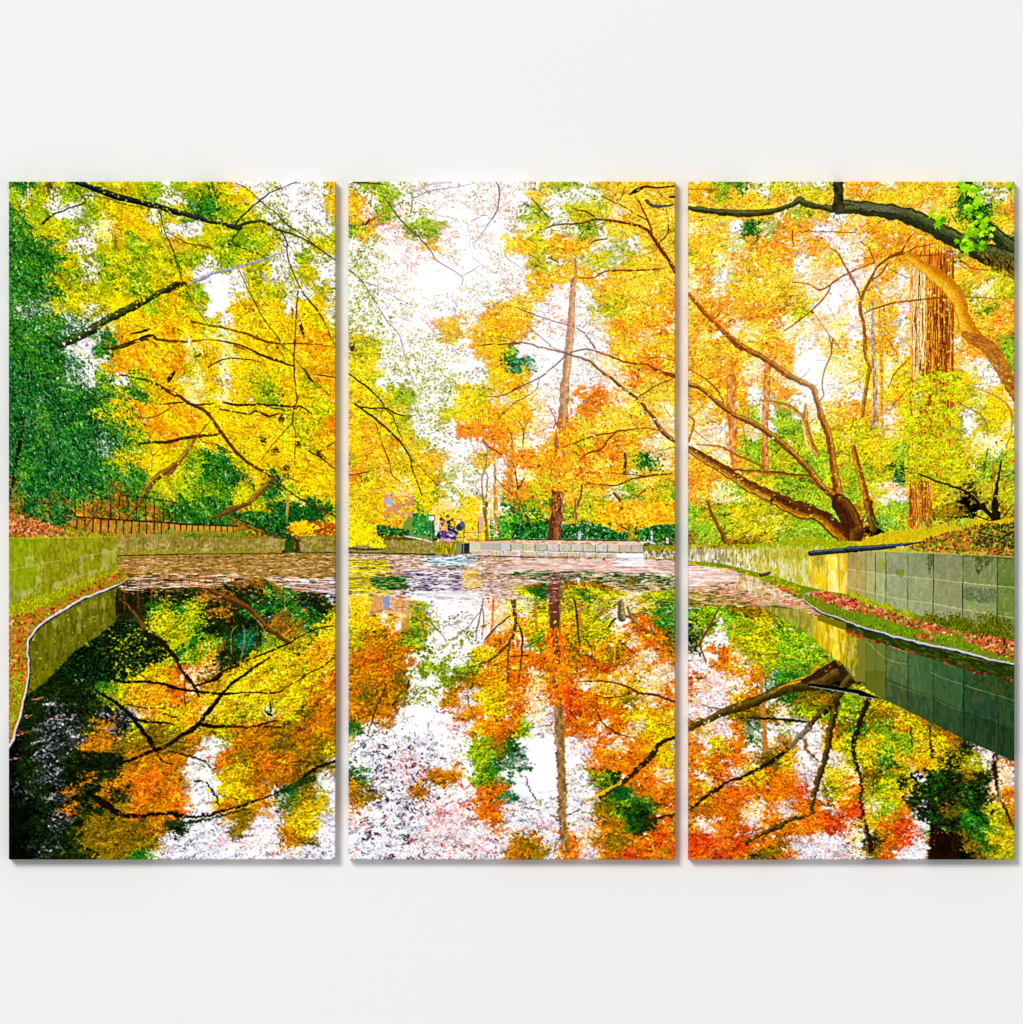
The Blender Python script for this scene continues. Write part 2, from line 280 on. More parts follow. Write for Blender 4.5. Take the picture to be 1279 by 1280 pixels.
def branch(pts, col=C_DK, hi=None, side=-1, wob=.38, mott=None, scale=.86):
    o = spline(pts); n = len(o)
    L = np.cumsum(np.r_[0, np.hypot(np.diff(o[:, 0]), np.diff(o[:, 1]))])
    k = max(int(L[-1]/7)+3, 4)
    ax, ay = [np.interp(np.linspace(0, k-1, n), np.arange(k), rng.normal(0, wob, k)) for _ in (0, 1)]
    x = o[:, 0]+ax; y = o[:, 1]+ay; w = o[:, 2]*scale*np.interp(o[:, 2], [2, 5, 9], [.78, .9, 1.08])
    k2 = max(int(L[-1]/4)+3, 4); w = w*np.interp(np.linspace(0, k2-1, n), np.arange(k2), rng.uniform(.82, 1.15, k2))
    tx = np.gradient(x); ty = np.gradient(y); tl = np.hypot(tx, ty)+1e-6; nx, ny = -ty/tl, tx/tl
    flip = np.where(ny*side < 0, -1, 1); nx, ny = nx*flip, ny*flip     # normals towards the light (side -1: upwards)
    c = np.array(col, np.float32)/255.
    cc = np.clip(c*(1+rng.normal(0, .12, n))[:, None], 0, 1)
    dabs(x, y, w*.5, w*.5, 0, cc)
    if hi is not None and w.max() > 2:
        h = np.array(hi, np.float32)/255.
        for off, ww, al in ((.16, .34, .55), (.30, .2, .8)):
            m = rng.random(n) < .8
            dabs((x+nx*w*off)[m], (y+ny*w*off)[m], (w*ww)[m]*.55+.25, (w*ww)[m]*.5, np.arctan2(ty, tx)[m], np.clip(h*(1+rng.normal(0, .15, m.sum()))[:, None], 0, 1), alpha=al)
    if w.max() > 4:                       # bark flecks along the limb
        m = int(L[-1]*w.mean()*.34); i = rng.integers(0, n, m); u = rng.uniform(-.42, .42, m)
        f = np.array(mott if mott else [(c*255*.5), (c*255*1.5+12), (c*255*.8)], np.float32)/255.
        dabs(x[i]+nx[i]*w[i]*u, y[i]+ny[i]*w[i]*u, rng.uniform(1.2, 3.6, m), rng.uniform(.25, .5, m), np.arctan2(ty, tx)[i]+rng.normal(0, .12, m), np.clip(f[rng.integers(0, len(f), m)], 0, 1), alpha=.5)
        if hi is not None:                # the shaded side of a thick limb
            dabs((x-nx*w*.34), (y-ny*w*.34), w*.2, w*.16, np.arctan2(ty, tx), np.clip(c*.5, 0, 1), alpha=.25)
def branches(t, col, *lines, **kw):
    for l in lines: branch(T(t, l), col, **kw)
def over(n, ylo, yhi, keep=1., a=1.15, b=.68, skip=()):     # a few leaves in front of what was drawn last
    x = rng.uniform(X0, X1, n); y = rng.uniform(ylo, yhi, n); L = letter(x, y, 3)
    kp = (KEEP[L] > .5) | (rng.random(n) < .35)
    kp &= ~np.isin(L, [KI[c] for c in 'kW'])
    kp &= (samp(fine, x, y)+samp(clump, x, y)) > (1-keep)
    x, y, L = x[kp], y[kp], L[kp]; n = len(x)
    col = vary(x, y, leafcol(L)); sz = rng.lognormal(0, .25, n)
    dabs(x, y, a*sz, b*sz, direc(x, y)+rng.normal(0, .6, n), col)
def twigs(n, box, col, length=14, w=.8, ang=(0, 6.28)):    # fine twigs
    for _ in range(n):
        x = rng.uniform(box[0], box[2]); y = rng.uniform(box[1], box[3]); a = rng.uniform(*ang); p = [(x, y, w)]
        for i in range(3):
            a += rng.normal(0, .4); x += math.cos(a)*length/3; y += math.sin(a)*length/3; p.append((x, y, w*(1-.2*i)))
        branch(p, col, wob=.2)
def star(x, y, r, a, col):                # a maple leaf of pointed lobes
    k = np.array([-2.1, -1.05, 0, 1.05, 2.1]); ln = np.array([.55, .9, 1, .9, .55])*r
    th = a+k*.72
    dabs(x+np.cos(th)*ln*.45, y+np.sin(th)*ln*.45, ln*.55, ln*.17+.25, th, col)

def streaks(poly, cols, n, w=(.4, 1.6), h=(2, 10), alpha=.6, ang=1.57, jit=.04):
    x, y = scatter(poly, n); m = len(x)
    dabs(x, y, rng.uniform(*h, m), rng.uniform(*w, m), ang+rng.normal(0, jit, m), pick(cols, m), alpha=alpha)
def fill(poly, col, alpha=1.):
    r = polymask(poly)
    if r is None: return
    ys, xs, m = r; v = IMG[ys, xs]; v[m] = v[m]*(1-alpha)+(np.array(col, np.float32)/255.)*alpha
def litter(poly, n, cols=RC['l'][1], a=1.7, b=.8, jit=1.):
    x, y = scatter(poly, n); m = len(x); s = rng.lognormal(0, .3, m)
    dabs(x, y, a*s, b*s, rng.normal(0, jit, m), np.clip(pick(cols, m)*(1+rng.normal(0, .1, m))[:, None], 0, 1))
def grass(poly, n, cols, h=2.6):
    x, y = scatter(poly, n); m = len(x); o = np.argsort(y)
    dabs(x[o], y[o], rng.uniform(.5, 1, m)*h, .45, -1.57+rng.normal(0, .5, m), pick(cols, m))
MOSS = [(140, 160, 14, 4), (170, 190, 20, 3), (104, 130, 18, 3), (200, 206, 36, 1.5), (70, 90, 14, 1.5)]
def upper_branches():
    B = branches
    # ---- slim and far trunks first
    B('B2', (120,92,50), [(1025,1290,5),(1010,1150,4),(1000,1040,3),(1030,900,3),(1040,800,2),(1005,720,1.5)],[(1030,1150,3.5),(1040,1000,2.5),(990,880,1.5),(900,700,1)],[(1000,1140,1.5),(940,1040,1),(870,1010,1)], hi=(190,160,90))
    B('B2', (206,128,48), [(1104,1290,5.5),(1098,1100,5),(1095,900,4.5)],[(1205,1170,6),(1210,1000,6),(1205,860,5)], hi=(240,180,90))
    B('B3', (112,86,30), [(1030,-10,6),(1030,100,5),(1040,275,6)],[(1250,-60,5),(1255,265,5)], hi=(180,150,60))
    B('B3', (190,128,60), [(1100,-10,5.5),(1105,190,6)], hi=(230,190,120))
    B('B3', (60,34,20), [(500,-20,3),(500,250,4)])
    B('b2', C_BR, [(450,1279,5),(490,1150,4),(510,1050,3)],[(780,1279,5),(790,1180,6),(740,1110,4)],[(850,1240,3),(900,1150,4),(970,1080,3)], hi=(200,150,50))
    B('b2', (80,60,30), [(820,960,5),(825,820,4)],[(20,1150,4),(45,1080,3),(90,1000,2.5)],[(45,1080,3),(20,950,2),(0,870,1)],[(80,760,2),(80,650,2),(50,590,1)],[(80,650,1.4),(130,560,1)],[(300,640,2),(315,580,2),(260,470,1)])
    B('b3', (150,110,50), [(30,-60,5),(35,275,5)],[(60,30,4),(100,130,4)],[(465,-40,5),(462,110,4.5)], hi=(220,190,110))
    B('b3', (186,176,160), [(545,140,4),(545,265,4)],[(652,20,2),(655,255,2)], hi=(230,225,215))
    # tall slim tree in the middle
    tr = T('b1', [(455,630,3),(460,740,5),(445,830,8),(435,960,9),(430,1100,9.5),(412,1279,11)])+T('b2', [(400,150,11),(390,300,11.5),(375,450,12),(360,600,13),(340,800,13),(325,900,13),(312,980,12.5),(335,1100,14),(325,1279,16)])+T('b3', [(315,140,17.5),(305,285,20)])
    branch(tr, (170,106,58), hi=(226,180,126), side=1, wob=.4, mott=[(206,150,90),(120,66,34),(190,170,140),(226,140,50),(150,110,120)])
    low = T('b2', [(318,1090,11),(325,1279,14)])+T('b3', [(312,140,15),(303,285,18)])
    branch(low, (96,50,40), hi=(190,120,70), side=1, wob=.3, mott=[(60,30,26),(130,70,50),(200,110,40)])
    x, y = scatter(T('b2', [(320,640),(420,640),(400,780),(300,800),(280,1100),(400,1090),(390,960),(350,800)]), 900)
    dabs(x, y, 1.6, .9, rng.normal(0, 1, len(x)), vary(x, y, leafcol(np.full(len(x), KI['o'])))) 
    # right-hand background trunks
    for pts in ([(635,180,9),(632,400,9),(617,600,9.5),(620,930,9)], [(372,280,12),(370,480,12),(385,620,11),(385,800,9),(402,940,8)]):
        branch(T('C3' if 0 else 'C2', pts), (204,112,44), hi=(250,190,130), side=-1, wob=.3, mott=[(240,150,60),(160,84,50),(220,160,140),(255,190,60)])
    B('c1', (176,150,150), [(185,930,4.5),(182,1290,5)], hi=(210,200,220)); B('c2', (170,128,120), [(190,0,5),(197,250,6),(205,420,6),(190,620,5)], hi=(225,205,215), mott=[(110,60,90),(235,225,240),(150,90,50)])
    B('c1', (232,160,60), [(235,850,5),(238,1290,5)]); B('c2', (232,150,60), [(240,0,5),(250,250,5),(252,560,5),(262,700,4)])
    # big ribbed conifer trunk
    P = T('c1', [(470,585),(772,600),(776,1000),(775,1290)])+T('c2', [(775,0),(770,200),(790,700),(700,900),(620,1000)])+T('c3', [(575,60),(620,165),(440,160),(450,60)])+T('c2', [(450,1000),(470,600),(455,400),(465,0)])+T('c1', [(462,1200),(455,900)])
    fill(P, (216,128,40))
    fill(T('c1', [(460,700),(560,700),(560,1290),(462,1290)]), (250,224,150)); fill(T('c2', [(465,0),(560,0),(540,400),(500,600),(465,500)]), (246,214,140))
    streaks(P, [(196,96,24,4),(140,56,14,4),(244,168,60,4),(232,140,36,4),(100,36,14,2.6),(255,214,130,1.6)], 2600, w=(.3,.75), h=(5,20), alpha=.9, jit=.012)
    streaks(T('c1', [(465,640),(565,700),(570,1290),(470,1290)])+T('c2', [(560,0),(530,500),(470,500),(465,0)]), [(255,240,190,4),(250,220,140,3),(226,160,70,2.4),(180,110,60,1)], 900, w=(.3,.7), h=(4,14), alpha=.9, jit=.015)
    over(22000, 225, 700, .75)
    streaks(T('c1', [(700,600),(772,600),(776,1290),(690,1290)])+T('c2', [(690,0),(775,0),(770,240),(690,240)]), [(90,40,10),(130,60,16)], 160, w=(.8,1.8), h=(6,16), alpha=.3)
    streaks(P, [(70,28,8),(110,50,14)], 150, w=(.35,.8), h=(8,22), alpha=.8, jit=.02)
    for i in range(64):
        u = rng.uniform(.02, .98); lt = rng.random() < .5; x_ = [465+u*305, 466+u*308, 470+u*300, 468+u*304]
        c = ((255,236,180) if u < .32 else (250,180,70)) if lt else ((170,96,40) if u < .32 else (96,40,12))
        y0_ = rng.uniform(590, 1000); y1_ = rng.uniform(1100, 1520); ys_ = np.linspace(y0_, y1_, 5)
        pts = [T('c1', [(465+u*305+rng.normal(0, 3), yy_)])[0]+(rng.uniform(.7, 1.5),) for yy_ in ys_]; branch(pts, c, wob=.35)
    for i in range(26):
        u = rng.uniform(.02, .98); pts = [T('c3', [(445+u*160+rng.normal(0, 4), yy_)])[0]+(rng.uniform(.7, 1.5),) for yy_ in np.linspace(-260, 150, 5)]; branch(pts, (250,176,70) if i % 2 else (110,50,16), wob=.4)
    # leaves wrapping the foot of the big trunk
    x, y = scatter(T('c2', [(400,330),(560,250),(640,190),(800,230),(840,1040),(700,1120),(600,1060),(420,1060)]), 9000); o = np.argsort(y); x, y = x[o], y[o]; L = letter(x, y); L[:] = KI['Y']; L[rng.random(len(x)) < .35] = KI['y']; L[rng.random(len(x)) < .2] = KI['V']; k = (samp(clump, x, y)+samp(n3, x, y) > -.42-(y-470)/260.) & ~((y > 600) & (x > 1135) & (x < 1165) & (rng.random(len(x)) < .8))
    dabs(x[k], y[k], 1.3, .65, rng.normal(.3, .8, k.sum()), vary(x[k], y[k], leafcol(L[k]), 1.6))
    # ---- thin dark twigs in the sky, centre
    B('B1', C_SL, [(290,180,3),(350,270,3),(460,400,3),(560,490,3),(620,560,2.8),(680,645,2.4),(850,755,2),(850,830,1.3)],[(850,755,1.6),(940,710,1.4),(980,680,1)],[(940,710,1),(1010,760,1),(1070,830,1)],
      [(1095,70,3),(1125,110,3.4),(1125,200,2.8),(1105,290,2.8),(1050,370,2.2),(990,460,1.6),(930,530,1)],[(940,350,1.5),(1000,315,1.8),(1050,310,1)],[(490,300,2.4),(495,200,2.6),(540,170,2),(650,130,2),(800,110,1.4),(950,80,1)],[(650,310,.9),(760,330,.9),(830,350,.8)], scale=.66)
    B('B1', (70,66,60), [(30,705,3),(120,780,3),(180,870,2.4),(240,960,2.4),(310,1080,2),(400,1180,1.8),(430,1290,1)],[(120,780,1.3),(260,840,1.2),(370,910,1.2),(470,980,1),(530,980,.8)], scale=.66)
    B('B1', (182,152,184), [(480,112,3),(530,130,5),(600,95,5),(680,80,3),(770,75,3)],[(380,1020,.8),(440,1035,1),(490,1080,.8)], scale=.66)
    B('B1', (190,96,30), [(190,250,2),(210,130,2)],[(160,375,5),(250,320,3),(320,280,2)],[(200,400,2),(320,370,2),(400,430,1),(500,470,1)]); B('B1', (70,30,20), [(160,380,4),(185,340,4)],[(60,75,2),(200,80,3),(330,100,1)], scale=.66)
    B('B1', (110,50,50), [(1070,1190,1.5),(1200,1210,1.5),(1279,1250,2)],[(1000,1250,1.5),(1279,1245,2)],[(370,240,1.5),(440,205,1)], scale=.66)
    B('b1', C_RB, [(240,410,2),(350,380,3),(460,378,3),(600,345,3.3),(720,350,4),(870,380,4.4),(970,410,5),(1030,480,5.4),(1080,560,5.4),(1140,640,5.4),(1185,725,6)],[(450,265,2),(560,295,3),(620,345,2)],[(895,170,2),(940,250,3),(990,360,3),(1020,450,3)],[(650,175,1.5),(760,225,2),(880,290,2),(980,350,2.6)],[(1060,520,2),(1110,470,2),(1140,400,1.5),(1120,260,1)],[(480,768,2),(590,765,2.2),(690,720,3),(860,715,3),(1000,710,2.6),(1110,695,1)],[(790,200,1.4),(830,90,1)],[(490,465,1.5),(540,415,1.5),(680,365,1)],[(270,620,2),(340,660,2)], hi=(150,80,20))
    B('b1', (44,28,20), [(850,160,2),(910,130,6.5),(960,110,4),(1100,110,3),(1185,100,2.4)],[(560,515,1),(600,500,2),(690,485,2)],[(1150,180,4),(1190,178,4)]); B('b1', (84,76,66), [(975,205,5),(1030,245,6),(1100,245,5),(1170,240,3)])
    B('b1', (206,130,60), [(1060,550,2.4),(1000,590,2),(870,620,1.5),(750,640,1.2)],[(850,440,1.2),(930,450,1.8),(1020,500,2.4)])
    B('b1', (64,52,24), [(150,200,2),(220,280,2.6),(270,330,2)],[(130,600,1.4),(200,640,1.4)])
    B('b1', (104,66,96), [(20,980,2),(150,1030,2),(300,1080,2),(420,1115,2.2)],[(470,1130,2),(540,1190,2.5),(600,1279,2)],[(110,1120,1.4),(160,1160,1.6),(280,1260,2)])
    B('b2', C_BR, [(0,15,2),(100,25,2.6),(240,60,3),(390,95,3.6),(480,120,4),(560,150,4),(640,220,4),(740,290,4.6),(840,375,5),(880,400,4.6),(960,480,5),(1040,580,6),(1090,660,7),(1185,735,6)], hi=(214,140,50))
    B('b2', (80,58,72), [(0,365,2),(200,270,2.5),(300,190,2.5),(410,100,2.8),(520,65,2.6),(600,75,2.6)],[(200,280,1.5),(180,350,1.4),(100,410,1.3),(0,465,1)],[(570,0,2),(620,90,3)],[(270,40,1.5),(400,95,2)])
    B('b2', (120,60,14), [(600,75,3),(700,115,3),(850,165,3),(980,180,3),(1060,220,4.6),(1190,268,6.5)],[(920,410,2),(1050,330,2),(1160,280,2)],[(370,780,1.5),(540,710,2.5),(760,665,2.8),(820,655,2.6),(960,640,2),(1060,655,2)],[(500,860,2),(560,820,2.8),(640,795,3),(700,720,3),(760,670,2)],[(540,1035,1.5),(740,1055,2.6),(870,1010,3),(1000,985,3.6),(1185,965,3)],[(540,960,1),(700,965,1.5),(830,975,2),(1000,985,2)],[(1000,130,1.6),(1080,125,1.6),(1180,150,1.4)])
    B('b2', (190,150,40), [(740,830,3),(790,760,3),(820,670,3)]); B('b2', (140,90,60), [(830,850,1.4),(1000,820,1.8),(1180,775,1.6)])
    B('B2', (52,40,20), [(30,235,2.2),(150,330,3),(240,410,2.5),(300,495,2.5),(360,560,2),(400,680,1.5),(430,720,1)],[(80,465,3),(170,530,3.6),(260,600,3.6),(400,730,3.4),(480,850,3),(500,940,2.5),(550,1080,2),(580,1180,1.4)],[(130,485,3),(200,495,2.6),(290,495,3),(340,515,3),(430,550,2),(520,545,1)],[(230,610,1.4),(270,740,1.6),(330,890,1.8),(350,980,1.4),(420,1040,1)],[(470,840,1.5),(550,920,1.4),(640,1010,1),(700,1070,1)],[(40,980,2),(180,955,1.4)])
    B('B2', (110,96,110), [(410,0,1),(450,150,1.4),(500,290,1.2),(540,350,1)],[(560,60,.9),(640,140,1),(730,260,.9)])
    B('B2', (120,60,30), [(960,40,1.5),(1100,30,2.2),(1279,30,2)],[(1040,410,1.5),(1160,400,1.8),(1279,340,2.4)],[(1110,580,1),(1200,490,1.2),(1279,430,1.5)],[(1005,720,1.5),(1060,780,2.6),(1150,830,2.6)],[(1190,640,1.4),(1220,700,1.6),(1220,800,2)],[(1090,980,1.5),(1150,1060,2),(1230,1120,2)])
    # ---- left canvas
    B('A1', (30,40,18), [(510,60,3),(620,98,6),(830,175,8),(1000,215,8),(1160,255,7),(1279,290,7)]); B('a1', (24,32,24), [(0,277,7.5),(200,327,7),(400,380,6.5),(500,402,7.5),(530,405,5)], hi=(70,80,70))
    B('A1', (14,18,18), [(520,66,4),(620,94,7.5),(830,172,8.5),(1000,212,7.5),(1160,252,7),(1279,288,7)], hi=(60,72,70))
    B('A1', (40,30,14), [(520,90,1.5),(570,150,1.6),(615,215,2.4),(480,270,2.8),(400,300,3),(340,345,4),(310,375,4)],[(610,165,1),(760,185,1.3),(900,230,1.3),(1050,260,1)],[(1150,260,1.8),(1200,440,1.8),(1240,530,2.2),(1279,620,2)],[(940,1175,2),(1000,1165,3.5),(1085,1142,4)],[(760,1290,2),(900,1250,3),(1070,1190,4.5),(1110,1190,4.5),(1150,1220,4),(1279,1228,4)],[(820,640,1),(870,700,1.3),(960,780,1.2)])
    B('A1', (30,38,18), [(430,1260,10),(640,1160,12),(780,1070,10),(900,1010,11),(1000,960,10),(1090,920,7),(1160,875,7.5),(1279,820,8)], hi=(76,92,36), mott=[(14,22,12),(60,76,24),(40,26,16),(120,140,40)])
    B('a1', (46,32,16), [(0,860,7),(60,830,8),(130,805,6)], mott=[(120,100,30),(30,20,10)]); B('a1', (148,144,168), [(180,792,6.5),(260,765,6.5),(330,730,5.5),(450,700,4),(640,650,4),(820,590,3)], hi=(206,196,220))
    B('a1', (52,56,20), [(500,400,7),(560,372,5),(620,360,5.5),(700,365,5),(830,430,4.4),(900,445,3),(1030,510,3),(1130,580,2.5),(1215,640,2)],[(820,430,3),(860,500,2.6),(865,570,2.4),(880,650,2.2),(960,840,2.2),(1080,1000,3.4),(1130,1080,2.2),(1215,1270,1.6)],[(510,700,1.4),(580,850,1.8),(640,970,2),(700,1070,1.8),(790,1190,2),(850,1290,2)],[(0,480,2),(30,560,2),(100,770,2),(130,860,1.8),(190,970,1.5),(270,1090,1.3)],[(520,420,2.4),(470,510,3),(600,570,2),(730,630,1.5)])
    B('a1', (46,30,56), [(490,375,3.4),(590,270,2.8),(690,185,2.6),(780,130,2),(940,75,1.4)]); B('a1', (50,40,40), [(490,80,1.6),(560,110,1.8),(690,225,1.8),(800,310,1.8),(850,370,2.4),(1000,470,1.6),(1100,560,1.2)],[(320,80,2.2),(350,190,2),(370,240,1.2)])
    B('a1', (110,44,16), [(945,860,2),(930,1050,2.4),(920,1290,2)],[(0,440,1.6),(130,510,2.2),(280,540,2.6),(330,560,1.4)],[(890,980,1),(905,1010,4),(900,1060,1)],[(955,1080,3),(975,1150,6),(985,1210,2)])
    B('a1', (114,62,14), [(170,1090,4.4),(250,1105,3),(400,1130,3),(560,1170,3.8),(700,1225,4),(830,1245,3),(1000,1245,1.8),(1210,1270,1.2)],[(0,1225,4.5),(170,1232,3.4),(280,1215,1.6),(420,1235,2.6),(560,1290,3)],[(500,1075,1.4),(600,1000,1)]); B('a1', (30,24,10), [(50,1130,2),(100,1150,2)])
    B('A2', (36,30,12), [(740,60,3.4),(820,58,4),(900,48,4),(980,12,4.2),(1070,-8,4)],[(870,250,3),(1000,275,3),(1120,310,4),(1200,360,5),(1279,400,5.4)],[(1010,750,4),(1100,742,4.6),(1210,740,4.6),(1279,728,4.6)],[(1220,300,4),(1270,240,4)], hi=(110,70,20))
    B('A2', (150,86,20), [(980,560,2),(1080,565,3),(1180,530,2.4),(1250,480,1.6)],[(1150,465,2),(1279,455,3)],[(1080,700,1.4),(1150,620,1.4),(1190,550,1)],[(1100,960,1.4),(1110,860,1.2),(1150,800,1)],[(1150,880,1),(1230,800,1)])
    B('a2', (78,40,10), [(0,370,5.2),(80,400,4.6),(150,460,5.4),(250,500,5.4),(320,580,5.4),(400,690,5.6),(500,820,5.2),(600,900,4.6),(750,995,4),(870,1090,3),(1000,1180,2.6),(1210,1279,2)], hi=(150,90,20))
    B('a2', (60,38,12), [(0,742,5.4),(100,715,5),(200,700,5.4),(370,685,3.2)],[(0,285,5),(45,235,4.6)],[(400,450,3.6),(500,468,4),(700,465,3),(850,480,4),(960,485,3),(1050,530,2)],[(380,500,2.6),(480,520,3),(590,535,3),(640,515,3.6),(730,550,4),(810,530,2)],[(700,470,2),(800,500,2),(870,510,2),(940,490,1.6)],[(205,120,3),(250,95,3.4)],[(190,470,3),(260,465,3),(330,455,2)],[(360,0,2),(440,15,3),(560,50,3),(680,110,4.2),(800,150,4.2),(915,190,3)],[(290,195,2.6),(400,140,2.2),(560,135,2),(680,160,1)],[(0,460,3),(100,450,3),(190,470,3)],[(250,735,1.6),(380,770,1.8),(460,820,2)])
    B('a2', (70,26,10), [(920,-10,2),(915,190,2.4),(925,330,2.2),(935,430,2.2),(915,500,2.4),(905,600,2.2),(925,680,1.6),(920,860,1.3),(930,930,1)],[(895,610,1.6),(830,680,1.6),(770,745,1.3),(670,880,1)],[(1080,245,2.4),(1210,275,2)],[(1020,805,2),(1110,850,3),(1210,940,1.5)],[(835,985,2),(900,1010,1.5),(980,1030,1)],[(550,630,1),(640,640,.8)],[(1160,770,2),(1210,745,2)])
    B('a2', (120,128,30), [(800,0,2.4),(860,60,2.4),(950,170,2.6),(1040,290,2.6),(1180,400,1.8)]); B('a2', (90,50,16), [(980,200,2),(1030,280,4.5),(1060,310,1.5)])
    for t, x, y in (('a2',820,570),('a2',780,800),('a2',945,760),('a2',860,930),('a2',690,730),('a2',1100,820),('B2',60,60),('A1',350,95)):
        px, py = T(t, [(x, y)])[0]; dabs(px+rng.normal(0, 2, 26), py+rng.normal(0, 2.6, 26), 2.2, .5, rng.uniform(0, 6, 26), pick([(70,40,20),(110,60,20),(50,30,40),(60,60,20)], 26))
    B('a2', (150,104,30), [(0,975,9),(70,890,7.5),(140,800,6.6),(185,735,5.4)], hi=(206,160,70)); B('a2', (120,80,20), [(185,735,4),(245,660,2.4),(300,590,1.6)])
    B('A2', (110,76,26), [(920,1290,5),(1010,1180,7),(1080,1060,8.6),(1150,990,8.6),(1279,900,8)], hi=(190,140,70))
    B('a2', (122,76,24), [(400,1245,5),(570,1190,7.5),(680,1090,7.5),(748,1010,7.5)], hi=(206,160,90), side=-1); B('a3', (90,60,22), [(300,115,3),(420,60,8),(500,30,7),(590,-5,5)], hi=(150,110,50))
    B('a2', (180,140,60), [(860,1290,5),(872,1120,4)],[(550,1060,2),(600,960,2)],[(520,1030,2),(545,960,2)])
    B('A2', (26,22,12), [(60,1190,4),(100,980,5.4),(160,650,5),(180,560,3)],[(200,460,3),(212,320,2.4),(218,160,2)]); B('A2', (172,140,80), [(190,625,1.8),(350,540,1.4)],[(80,835,1),(130,725,1.3)],[(70,1185,1.4),(100,1100,1.6),(185,990,1.2)],[(210,300,1.2),(218,170,1.2)],[(175,640,1.5),(182,560,1.5)])
    over(42000, 225, 660, .62)
    # glossy evergreen leaves at far left
    x, y = scatter([(11,300),(70,330),(60,425),(150,470),(190,540),(160,610),(90,640),(11,640)], 6500); n = len(x)
    dabs(x, y, rng.uniform(1, 2.6, n), rng.uniform(.35, .6, n), rng.normal(.95, .45, n), pick([(24,108,34,4),(52,140,40,3),(5,30,14,4.6),(176,214,190,.7),(100,164,116,1.2),(86,160,56,2.4),(140,190,60,.8)], n))
    twigs(14, (120,470,230,600), (90,60,20), 18, .8)
    # ---- right canvas, back to front
    B('C2', (150,86,30), [(60,210,2),(150,260,2.5),(230,320,3),(290,390,3),(320,470,2.4)],[(1110,-10,2.5),(1090,120,2.8),(1045,230,2.6),(1030,330,2.6),(1045,400,2.6),(1010,445,2.4)],[(120,760,2),(280,770,2.6),(400,830,3.2),(500,870,3.4),(610,935,3)],[(100,650,1.4),(160,700,1.4),(230,745,1)],[(80,550,1),(180,460,1)],[(190,560,1),(270,640,1)],[(450,580,1.4),(480,800,1.3),(480,880,1)],[(60,740,3),(100,600,3),(60,540,2)])
    B('C1', (130,56,20), [(820,800,1.4),(950,820,1.8),(1010,855,2.6),(1090,820,3.2),(1190,750,3),(1279,705,2.8)],[(1095,825,2.8),(1040,920,2.8),(960,1000,2.8),(860,1080,2.4),(750,1155,2)],[(1090,550,1.6),(1150,590,2.6),(1200,690,2.6),(1279,830,2.8)],[(820,430,2.4),(820,540,2)],[(870,435,1.5),(1000,430,1.8),(1279,440,1.8)],[(1080,1180,1.6),(1105,1279,2.2)],[(60,120,1.6),(280,130,1.6)],[(960,1010,1),(1170,1290,1)])
    B('c1', (134,70,16), [(440,600,2),(380,590,5),(300,625,4),(210,700,3.6),(160,800,4.6),(110,900,5),(95,1000,5.4),(120,1100,5.2),(135,1290,5.4)],[(160,800,3),(240,740,3),(300,660,3)],[(380,595,5),(440,580,3),(500,545,2),(650,515,1.5)],[(470,600,2),(620,600,2),(760,570,1.8)],[(385,590,3.6),(460,470,2.4),(500,430,1.2)],[(120,1025,2.2),(230,980,2.8),(380,945,3),(600,920,2.8),(740,910,2.8),(900,905,2),(1090,920,1.5)],[(100,500,2),(160,560,2),(200,660,2)],[(0,700,2.6),(70,830,3),(100,920,3.4)],[(20,730,1.6),(130,680,1.8),(200,660,2.6)],[(300,700,1.5),(400,750,1.5),(460,770,1)],[(780,600,1),(900,690,2),(1020,715,1.8)])
    B('c2', (142,92,20), [(125,-10,5.4),(130,100,5.4),(165,200,6),(150,260,6),(130,400,6),(112,550,5)], hi=(220,190,80))
    B('c2', (150,80,20), [(430,150,2),(340,250,2.4),(300,350,1.4)],[(440,350,2),(330,480,1.6)],[(300,0,1.6),(360,100,1.6),(370,180,1)],[(0,320,1),(60,290,1.6),(120,260,1)],[(95,350,1.6),(70,310,1.2)],[(50,560,2),(20,660,1.4)])
    B('c2', (150,110,30), [(800,450,2),(920,510,2.6),(1000,580,2.4),(1025,700,2)],[(860,320,1.6),(1000,370,2.4),(1120,430,2.8),(1190,520,3.6),(1195,650,3),(1150,780,2.6)], hi=(230,200,90))
    # curved pale orange limb, upper right
    B('c1', (214,136,26), [(440,605,9),(520,660,15),(620,735,19),(720,812,20),(785,885,20),(822,970,18),(845,1060,19),(880,1140,21),(940,1225,22),(1040,1300,24)], hi=(255,214,70), side=1, mott=[(214,126,24),(240,160,40),(250,190,60),(196,110,20)])
    B('c2', (170,100,30), [(850,-40,10),(940,0,16),(1010,40,20),(1080,120,20),(1150,250,18),(1240,420,14)], mott=[(120,60,20),(220,150,50),(60,40,20),(240,190,80)])
    B('c1', (244,234,226), [(910,895,5),(970,850,5.4),(1050,805,4)])
    # multi-stem tree on the bank
    kw = dict(hi=(236,182,60), mott=[(70,30,12),(170,100,30),(90,44,20),(206,150,50)])
    B('C2', (186,120,40), [(600,440,4),(720,465,7.5),(800,490,8),(885,545,6)],[(915,470,5),(908,600,9),(940,720,9),(998,830,7)], hi=(244,220,110), side=1); B('C2', (250,226,150), [(893,620,2),(925,760,2.6),(985,870,2)])
    B('C1', (150,72,16), [(50,870,5),(120,950,6),(180,1020,6.4),(280,1120,6.6),(380,1220,7.4),(450,1290,7.6)], hi=(214,130,30))
    B('C2', (140,72,24), [(380,-10,7.5),(480,60,8),(640,150,8),(780,250,8.4),(900,310,8.4),(970,350,8.4),(990,430,8.4),(1030,560,9),(1080,700,9),(1110,850,9.4),(1130,1000,11),(1160,1150,13),(1240,1290,16)], **kw)
